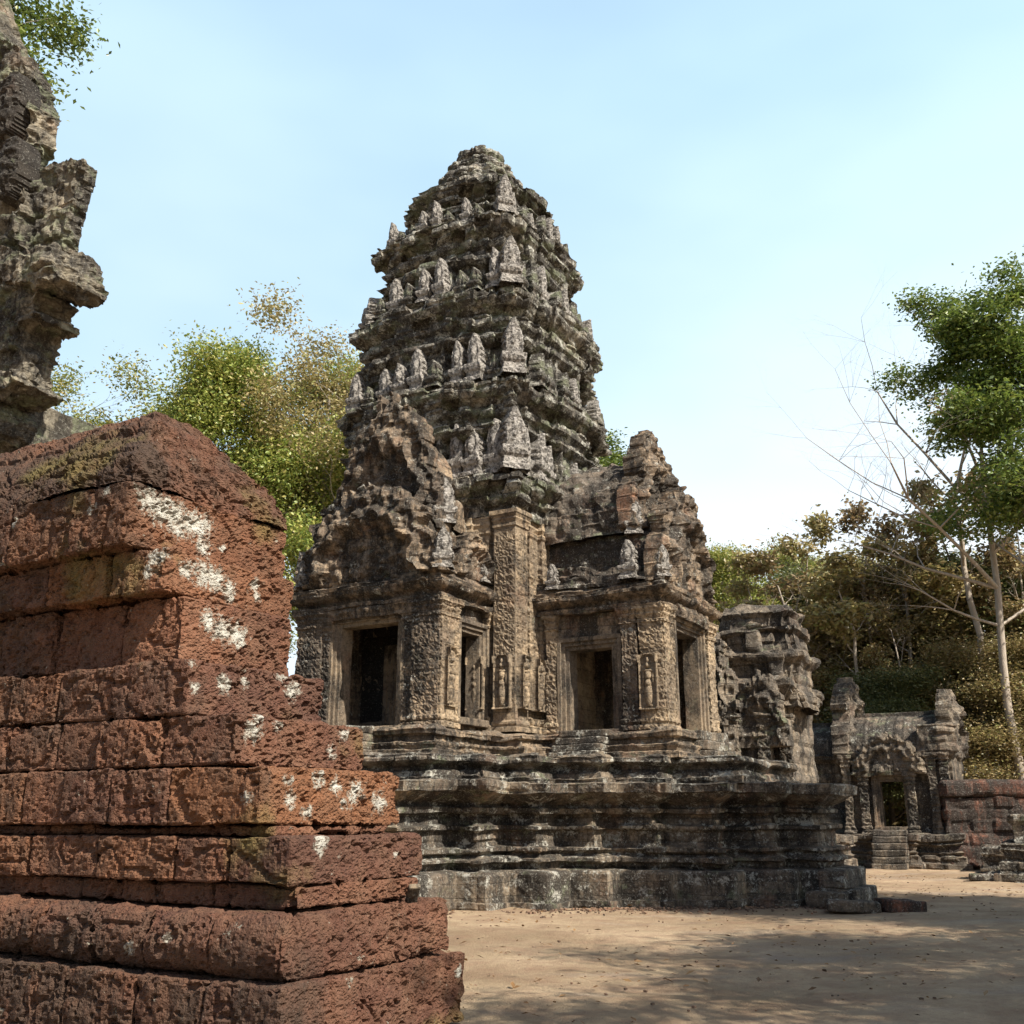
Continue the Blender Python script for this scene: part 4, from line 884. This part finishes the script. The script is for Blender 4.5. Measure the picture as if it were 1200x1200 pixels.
def ruin_tower():
    root = empty('ruined_tower', 'dark broken tower with carved gables standing between the temple and the low gatehouse', 'ruined tower', (7.4, 32.6, 0), TH)
    def tb2(mb, nm, mt='far', d=None, vec=.08): return build(mb, nm, M[mt], root, d, vec, 1.1)
    mb = MB(); sweep(mb, rect(-3.2, 1.9, -2.2, 5), BASE, .14, True, .08); tb2(mb, 'platform', 'far', ruin_disp(3))
    mb = MB()
    gbox(mb, (-2.8, -1.5), (-1.4, -.9), (1.15, 4.9), .1, .03); gbox(mb, (-.95, -.1), (-1.4, -.9), (1.15, 4.9), .1, .03); gbox(mb, (-1.55, -.9), (-1.39, -.9), (3.0, 4.9), .1, .03); gbox(mb, (-.2, .9), (-1.2, -.7), (1.15, 5.0), .1, .03)
    gbox(mb, (.75, 1.25), (-.6, 3), (1.15, 5.2), .12, .03); gbox(mb, (-2.8, -2.4), (-1, 3), (1.15, 5), .15, .03); gbox(mb, (-.3, 1.0), (.3, 1.0), (1.15, 5), .15, .03)
    tb2(mb, 'wall', 'far', ruin_disp(4))
    frame((-1.45, -1.0), -1.45, 'A', 1.3, 2.9, .4, parent=root); frame((.1, .7), -1.22, 'A', 1.3, 2.8, .1, 'false_door', parent=root)
    for x in (-2.5, -1.9, -.6, -.05, .85, 1.3):
        mb = MB(); y = -1.6 if x < 0 else -1.34 if x < .9 else -.75; pilaster(mb, x - .17, x + .17, y, y + .3, 1.15, 4.7, .07); tb2(mb, 'pilaster', 'far', carved(5, .03, 3), .04)
    mb = MB(); sweep(mb, rect(-2.7, -.1, -1.4, 3), [(-.1, 4.6), (.1, 4.65), (.28, 4.9), (.28, 5.05), (.05, 5.12), (-.3, 5.2)], .1, True, .06); sweep(mb, rect(-.6, 1.3, -.7, 3), [(-.1, 5.1), (.1, 5.15), (.35, 5.5), (.35, 5.7), (.05, 5.8), (-.3, 5.9)], .1, True, .06); tb2(mb, 'cornice', 'far', ruin_disp(6))
    mb = MB(); c = cross(1.15, [(.75, (0, .15))]); T = lambda V: V + np.array([.35, .9, 0])
    sweep(mb, c, [(.2, 4.9), (.2, 5.4), (.05, 5.5), (.0, 6.2), (.25, 6.45), (.25, 6.6), (.0, 6.7), (-.02, 7.2), (.12, 7.3), (.12, 7.45), (-.1, 7.5), (-.12, 7.85), (-.05, 7.95), (-.35, 8.25), (-.6, 8.3)], .09, True, .06, T); tb2(mb, 'tower_stump', 'far', ruin_disp(16), .16)
    for (x, y, z) in ((1.1, -.35, 5.9), (1.2, .4, 6.5), (.5, -.4, 6.6), (-1.0, -.3, 6.6)):
        mb = MB(); gbox(mb, (x - .25, x + .25), (y - .25, y + .25), (z - .3, z + .75), .08, .12); tb2(mb, 'broken_pinnacle', 'far', ruin_disp(19), .1)
    mb = MB(); gbox(mb, (-3.2, -.4), (-1.0, 1.5), (4.9, 6.9), .1, .15); tb2(mb, 'broken_vault', 'far', ruin_disp(41), .14)
    pediment(1.9, 2.9, .5, TA(-1.0, -1.45, 4.95), 31, .055, 'far', root, amp=.045); pediment(1.5, 1.8, .45, TA(-.75, -1.75, 3.7), 33, .055, 'far', root, amp=.045, bd=.1)
    pediment(1.5, 2.3, .5, TA(.75, -1.35, 3.7), 35, .055, 'far', root, amp=.045, bd=.1); pediment(1.7, 1.7, .5, TB(1.3, .3, 5.0), 37, .06, 'far', root)
ruin_tower()
def far_wall():
    root = empty('laterite_wall', 'low reddish brown laterite enclosure wall with a rounded coping, far right beside the gatehouse', 'stone wall', (15.0, 37.0, 0), R(-12))
    mb = MB(); gbox(mb, (0, 4.6), (0, .9), (0, 2.35), .09, .03); build(mb, 'wall_blocks', M['latfar'], root, lambda V: brickoff(V, .4, .7, .05, .04, 4) + .07 * fbm(V, 1.3, 4, 3), .10)
    mb = MB(); gbox(mb, (-.05, 3.7), (-.1, 1.0), (2.352, 2.95), .09, .2); gbox(mb, (3.6, 4.7), (.0, .9), (2.352, 2.6), .09, .1); build(mb, 'coping', M['latfar'], root, lambda V: brickoff(V, .6, .9, .03, .03, 4) + .05 * fbm(V, 2, 3, 3), .08)
    b = empty('moulded_plinth', 'dark moulded stone plinth at the foot of the low laterite wall', 'stone plinth', (15.3, 35.2, 0), TH)
    mb = MB(); sweep(mb, rect(0, 3.4, 0, 1.4), [(.1, -.05), (.1, .15), (0, .18), (-.02, .5), (.05, .55), (.05, .75), (-.1, .8)], .1, True, .06); build(mb, 'plinth_courses', M['plat'], b, ruin_disp(5), .06)
    b = empty('stone_plinth', 'dark stepped corner of a stone plinth at the right edge of the picture', 'stone plinth', (13.55, 29.9, 0), TH)
    mb = MB(); sweep(mb, rect(0, 3.4, 0, 3), [(.25, -.05), (.25, .22), (.1, .25), (.08, .5), (-.05, .55), (-.05, .78), (.03, .82), (.03, 1.0), (-.1, 1.05)], .08, True, .05); build(mb, 'plinth_courses', M['plat'], b, ruin_disp(5), .06)
    mb = MB(); gbox(mb, (-.9, -.25), (-.2, .5), (0, .22), .07, .06); gbox(mb, (.3, 2.6), (.4, 2.4), (1.0, 1.7), .1, .05); build(mb, 'loose_course', M['plat'], b, ruin_disp(8), .08)
far_wall()

# ------------------------------------------------------------------ trees
def tubes(mb, segs, sides=6):
    for (p, q, r0, r1) in segs:
        p = np.array(p); q = np.array(q); d = q - p; l = np.linalg.norm(d)
        if l < 1e-5: continue
        d = d / l; a = np.cross(d, [0, 0, 1.0]) if abs(d[2]) < .9 else np.cross(d, [1.0, 0, 0]); a = a / np.linalg.norm(a); b = np.cross(d, a)
        t = np.linspace(0, 2 * np.pi, sides + 1); ring = np.cos(t)[:, None] * a + np.sin(t)[:, None] * b
        mb.grid(np.stack([p + ring * r0, q + ring * r1]), True)
def skeleton(seed, H, crown0, spread, r0=.28, levels=4, lean=(0, 0), droop=.0, upb=.35, first=9, dirs=None):
    rg = random.Random(seed); segs = []; tips = []
    def limb(p, d, ln, r, lv):
        n = 4 if lv < 2 else 3; q = np.array(p, float); d = np.array(d, float)
        for i in range(n):
            d2 = d + np.array([rg.gauss(0, .16), rg.gauss(0, .16), rg.gauss(0, .10) + (upb * .18 if lv < 3 else -droop)]); d2 /= np.linalg.norm(d2)
            e = q + d2 * ln / n; r1 = r * (.80 if i < n - 1 else .6); segs.append((q.copy(), e.copy(), r, r1)); q, d, r = e, d2, r1
            if lv < levels and i >= (1 if lv > 0 else 0):
                for _ in range(2 if lv < 3 else 2):
                    ang = rg.uniform(0, 2 * math.pi); s = np.array([math.cos(ang), math.sin(ang), rg.uniform(-.1, .6)]); nd = d * .55 + s * .75; nd /= np.linalg.norm(nd)
                    limb(q, nd, ln * rg.uniform(.42, .62), r * .58, lv + 1)
            if lv >= levels - 1: tips.append(q.copy())
        tips.append(q.copy())
    q = np.zeros(3); n = 12; r = r0; pts = []
    for i in range(n):
        e = q + np.array([rg.gauss(0, .10) + lean[0] / n, rg.gauss(0, .10) + lean[1] / n, H / n]); r1 = r * (.93 if i < n - 2 else .7)
        segs.append((q.copy(), e.copy(), r * (1.35 if i == 0 else 1), r1)); q = e; r = r1; pts.append((q.copy(), r))
    for (z_, d_, ln_, r_) in (dirs or []):
        i = min(n - 1, int(z_ / H * n)); d_ = np.array(d_, float); limb(pts[i][0], d_ / np.linalg.norm(d_), ln_, r_, 1)
    for k in range(first):
        t = crown0 + (1 - crown0) * (k + rg.uniform(0, .8)) / first; i = min(n - 1, int(t * n)); p, rr = pts[i]
        a = k * 2.4 + rg.uniform(-.4, .4); el = rg.uniform(.15, .7) + upb; d = np.array([math.cos(a), math.sin(a), el]); d /= np.linalg.norm(d)
        limb(p, d, spread * (1.15 - .55 * (t - crown0) / max(1e-3, 1 - crown0)), rr * .55, 1)
    tips.append(q)
    return segs, np.array(tips)
def leaves(tips, n_per, sig, size, seed, flat=.6, gap=None):
    rs = np.random.RandomState(seed); n = len(tips) * n_per
    if gap is not None: tips = tips[vn(tips, .42, seed) > gap]
    n = len(tips) * n_per
    dens = rs.rand(len(tips)) ** .6 + .25; idx = rs.choice(len(tips), n, p=dens / dens.sum())
    C = tips[idx] + rs.randn(n, 3) * np.array([sig, sig, sig * .6])
    L_ = size * (.6 + .8 * rs.rand(n)); d = rs.randn(n, 3); d[:, 2] *= .5; d[:, 2] -= .25; d /= np.linalg.norm(d, axis=1, keepdims=True)
    u = rs.randn(n, 3); u[:, 2] += flat * 2; s = np.cross(d, u); s /= np.linalg.norm(s, axis=1, keepdims=True) + 1e-9
    w_ = (L_ * .26)[:, None]; L_ = L_[:, None]
    nrm = np.cross(s, d)
    V = np.stack([C, C + d * L_ * .5 + s * w_ + nrm * L_ * .06, C + d * L_, C + d * L_ * .5 - s * w_ + nrm * L_ * .06], 1).reshape(-1, 3)
    F = np.arange(n * 4).reshape(n, 4); return V, F
def tree_proto(name, seed, H, crown0, spread, mat, bark, n_per, sig, size, r0=.28, levels=4, minr=.0, gap=-.12, **k):
    segs, tips = skeleton(seed, H, crown0, spread, r0, levels, **k)
    tr = MB(); tubes(tr, [s for s in segs if s[2] > minr]); root = bpy.data.objects.new(name, None); COL.objects.link(root); root.empty_display_size = .5
    V, F, _ = tr.arrays(); raw('trunk', V, F, M[bark], root, True)
    if n_per:
        V, F = leaves(tips, n_per, sig, size, seed, gap=gap); raw('crown', V, F, M[mat], root, False)
    return root
def put_tree(proto, loc, rz, sc, label, cat='tree', group=None, first=False, leafmat=None):
    o = proto
    if not first:
        o = proto.copy(); COL.objects.link(o)
        for ch in list(proto.children):
            c = ch.copy(); COL.objects.link(c); c.parent = o
            if leafmat and c.name.startswith('crown'):
                c.material_slots[0].link = 'OBJECT'; c.material_slots[0].material = M[leafmat]
    elif leafmat:
        for ch in proto.children:
            if ch.name.startswith('crown'): ch.material_slots[0].link = 'OBJECT'; ch.material_slots[0].material = M[leafmat]
    o.location = loc; o.rotation_euler = (0, 0, rz); o.scale = (sc, sc, sc) if not isinstance(sc, tuple) else sc
    return tag(o, label, cat, group)
pA = tree_proto('broadleaf_tree', 3, 17, .35, 5.0, 'leaf_lime', 'bark', 30, .6, .175, upb=.5, first=11)
pB = tree_proto('broadleaf_tree', 11, 19, .42, 4.6, 'leaf_lime', 'bark', 12, .5, .17)
pC = tree_proto('forest_tree', 23, 15, .10, 4.2, 'leaf_brown', 'bark_dark', 22, .75, .19, upb=.35, first=12)
pD = tree_proto('tall_tree', 31, 21, .44, 3.1, 'leaf_green', 'bark', 13, .34, .18, r0=.20, first=16, lean=(-1.3, 0), upb=.55, gap=-.34)
pE = tree_proto('bare_tree', 41, 19, .45, 6.4, None, 'bark_pale', 0, 0, 0, r0=.21, levels=5, first=3, upb=.12,
    dirs=[(9.5, (-1, .1, .3), 5.8, .09), (11, (-1, -.3, .75), 8.0, .10), (13, (-.9, .2, .9), 7.5, .09), (8, (-1, -.1, .12), 4.0, .07), (14.5, (-.6, -.4, 1), 5.5, .08), (12, (.8, .3, .8), 5, .12)])
BG = 'trees behind the temple on the left'
put_tree(pA, (-13.2, 47, 0), 0, (1.0, 1.0, 1.08), 'dense lime green tree filling the gap between the red wall and the left porch', group=BG, first=True)
put_tree(pA, (-9.5, 50, 0), 2.1, (1.0, 1.0, 1.15), 'yellow green tree just behind the left porch of the tower', group=BG)
put_tree(pB, (-22.5, 46, 0), 0, 1.02, 'thin crowned tree with sky showing through, next to the carved gateway', group=BG, first=True)
put_tree(pB, (-18.6, 52, 0), 1.3, 1.08, 'sparse airy tree left of the dense lime green one', group=BG)
put_tree(pB, (-8.9, 47, 0), 4.0, (1.05, 1.05, 1.13), 'brownish tree rising against the left edge of the tower tiers', group=BG, leafmat='leaf_brown')
put_tree(pA, (-21, 50, 0), 4.4, (1, 1, .88), 'low bright yellow green tree under the thin crowned one', group=BG)
put_tree(pA, (-12.5, 41, 0), 3.0, (.75, .75, .62), 'small young tree low between the red wall and the left porch', group=BG)
put_tree(pD, (4.7, 50, 0), 1.0, (1, 1, .84), 'fresh green tree showing just right of the tower shoulder', first=False, leafmat='leaf_green')
pF = tree_proto('overhanging_tree', 71, 24, .74, 3.6, 'leaf_lime', 'bark', 24, .45, .17, r0=.3, first=9, gap=-.4)
put_tree(pF, (-17.5, 21.5, 0), .6, (1, 1, 1), 'leafy tree overhanging the carved gateway at the top left corner', first=True, leafmat='leaf_green')
FR = 'trees of the forest behind the ruins on the right'
put_tree(pD, (20.5, 36.5, 0), 0, (1.0, 1.0, .93), 'tall slender tree with a pale leaning trunk and dark green crown at the right edge', first=True, leafmat='leaf_green')
put_tree(pE, (19.6, 40.5, 0), 0, (1, 1, .95), 'tall bare tree with pale spreading twigs left of the green crown', first=True)
rg = random.Random(12); first = True
names = ['brown green forest tree directly behind the red laterite wall', 'dry leaved forest tree over the gatehouse roof']
spots = [(15.4, 50, .92, 'leaf_brown', 'dry brown leaved tree directly above the gatehouse vault'), (18.6, 49, 1.08, 'leaf_brown', 'rusty brown tree right above the low laterite wall'), (22.8, 48, 1.1, 'leaf_dark', 'dark leaved tree at the right edge below the tall crown'),
         (12.5, 58, .82, 'leaf_dark', 'dark olive tree above the broken tower stump'), (16.6, 58, 1.25, 'leaf_dark', 'broad dark green tree crown below the bare twigs'), (21.5, 57, 1.25, 'leaf_brown', 'tall brownish tree behind the slender pale trunk'), (27, 55, 1.25, 'leaf_dark', 'dark tree mass beyond the right edge trunk'),
         (14.0, 66, 1.15, 'leaf_brown', 'faint brown tree deep in the wood over the left end gable'), (25, 68, 1.4, 'leaf_brown', 'tall dry tree deep in the wood at the far right'), (19.8, 43.5, .72, 'leaf_brown', 'low scrubby tree immediately behind the laterite wall'), (15.8, 44, .62, 'leaf_dark', 'low dark tree behind the right end gable'), (24, 42, .8, 'leaf_dark', 'low leafy tree at the right edge beside the stone plinth')]
for i, (x, y, s, lm, lb) in enumerate(spots):
    put_tree(pC, (x, y, 0), rg.uniform(0, 6.28), (s * .95, s * .95, s * .67), lb, group=FR, first=(i == 0), leafmat=lm)
for i, (x, y, s, lb) in enumerate([(11.2, 54, .76, 'bright lime tree over the broken tower'), (15.6, 60, .86, 'yellow green tree between the broken tower and the dark wood'), (20.5, 74, .9, 'green tree top in the gap above the ruins')]):
    put_tree(pA, (x, y, 0), i * 2.2, (s, s, s * .93), lb, group=FR)
# slender pale trunks inside the wood
sap = tree_proto('young_tree', 61, 12, .6, 1.8, 'leaf_brown', 'bark_pale', 10, .3, .25, r0=.13, levels=3, first=5)
sl = ['leftmost of the thin pale stems in front of the wood', 'second thin pale stem from the left in front of the wood', 'thin leaning stem above the low laterite wall', 'thick pale stem left of the slender leaning trunk', 'thin stem right of the slender leaning trunk']
for i, (x, y, s) in enumerate([(12.9, 46, 1), (15.2, 45, .95), (17.7, 46, 1.1), (19.0, 42.5, 1.5), (22.0, 43, 1.0)]):
    put_tree(sap, (x, y, 0), i * 1.3, (s * 1.1, s * 1.1, s), sl[i], group=FR, first=(i == 0))
for i, (x, y, s) in enumerate([(11.6, 47, 1.0), (13.8, 48, 1.15), (16.4, 46.5, 1.2), (20.6, 46, 1.25), (21.3, 44.5, .95), (23.3, 45, 1.2), (16.9, 44.2, .8), (24.4, 43.5, 1.0)]):
    put_tree(sap, (x, y, 0), 1 + i * 1.9, (s * .8, s * .8, s), 'slender stem among the crowded stems at the edge of the dry wood', group='crowded slender stems at the edge of the wood')
# trees standing outside the picture on the sunny side, whose crowns throw the shade across the yard
SH = 'shade trees standing on the sunny side of the yard'
for i, (x, y, s, lb) in enumerate([(14.4, 14.2, (.72, .72, .66), 'shade tree right of the yard, nearest the platform'), (11.5, 2.0, (.8, .8, .6), 'shade tree right of the viewer'), (20.0, 9, (.9, .9, .6), 'shade tree right of the yard by the ruins'), (14.5, 5.5, (.9, .9, .62), 'slender shade tree between two others beyond the right edge'), (17.5, 12.5, (.9, .9, .62), 'sparse shade tree just outside the right edge of the yard')]):
    put_tree(pA if i == 0 else pB, (x, y, 0), i * 1.7, s, lb, group=SH)

# undergrowth in front of the wood
def scrub():
    rs = np.random.RandomState(5); n = 900; C = np.stack([rs.uniform(8, 42, n), rs.uniform(44, 62, n), rs.uniform(.3, 3.4, n)], 1)
    V, F = leaves(C, 90, .75, .28, 4); o = raw('undergrowth', V, F, M['leaf_brown'], None, False); tag(o, 'tangled dry undergrowth along the foot of the wood', 'undergrowth', kind='stuff')
    n = 260; C = np.stack([rs.uniform(-30, -3, n), rs.uniform(40, 52, n), rs.uniform(.5, 6, n)], 1)
    V, F = leaves(C, 60, .9, .3, 9); o = raw('undergrowth', V, F, M['leaf_green'], None, False); tag(o, 'green scrub behind the temple on the left', 'undergrowth', kind='stuff')
scrub()
# leaf litter and pebbles on the yard
def litter():
    rs = np.random.RandomState(2); n = 5200
    X = rs.uniform(-3, 18, n); Y = rs.uniform(9, 36, n); kp = vn(np.stack([X, Y, X * 0], 1), .5, 4) + .5 * vn(np.stack([X, Y, X * 0], 1), 1.7, 6) > rs.uniform(-.2, 1.1, n); X, Y = X[kp], Y[kp]; n = len(X) ; a = rs.uniform(0, 6.28, n); s = rs.uniform(.014, .05, n) * (1 + .02 * Y)
    d = np.stack([np.cos(a), np.sin(a), rs.uniform(-.2, .4, n)], 1); e = np.stack([-np.sin(a), np.cos(a), rs.uniform(-.3, .3, n)], 1) * .45
    C = np.stack([X, Y, np.full(n, .035)], 1); s = s[:, None]
    V = np.stack([C - d * s, C + e * s + [0, 0, .01], C + d * s, C - e * s], 1).reshape(-1, 3)
    o = raw('fallen_leaves', V, np.arange(n * 4).reshape(n, 4), M['litter'], None, False); tag(o, 'brown fallen leaves scattered over the sandy yard', 'fallen leaves', kind='stuff')
    mb = MB(); m = 1500; M['pebble'] = sandstone('pebble_stone', a=(.34, .22, .15), b=(.2, .13, .09), black=.3, green=.0, white=.1, red=.6, fig=.1, joint=0); rs = np.random.RandomState(9)
    for i in range(m):
        if i < 800: t = rs.rand(); x, y = -1.8 + 8.6 * t, 20.2 + .4 * t - rs.exponential(.35) + .9 * math.sin(t * 2)
        else: x, y = rs.uniform(-2, 15), rs.uniform(10, 33)
        r = rs.uniform(.008, .022) * (1.6 if i < 800 else 1); gbox(mb, (-r, r), (-r * .8, r * .8), (0, r), r, r * .4, T=lambda V, x=x, y=y, a=rs.uniform(0, 6): rotz(V, a, (x, y, .0)))
    o = build(mb, 'pebbles', M['pebble'], None, None, .01, 9, wl=False); tag(o, 'small reddish stones scattered along the foot of the platform and over the yard', 'pebbles', kind='stuff')
litter()
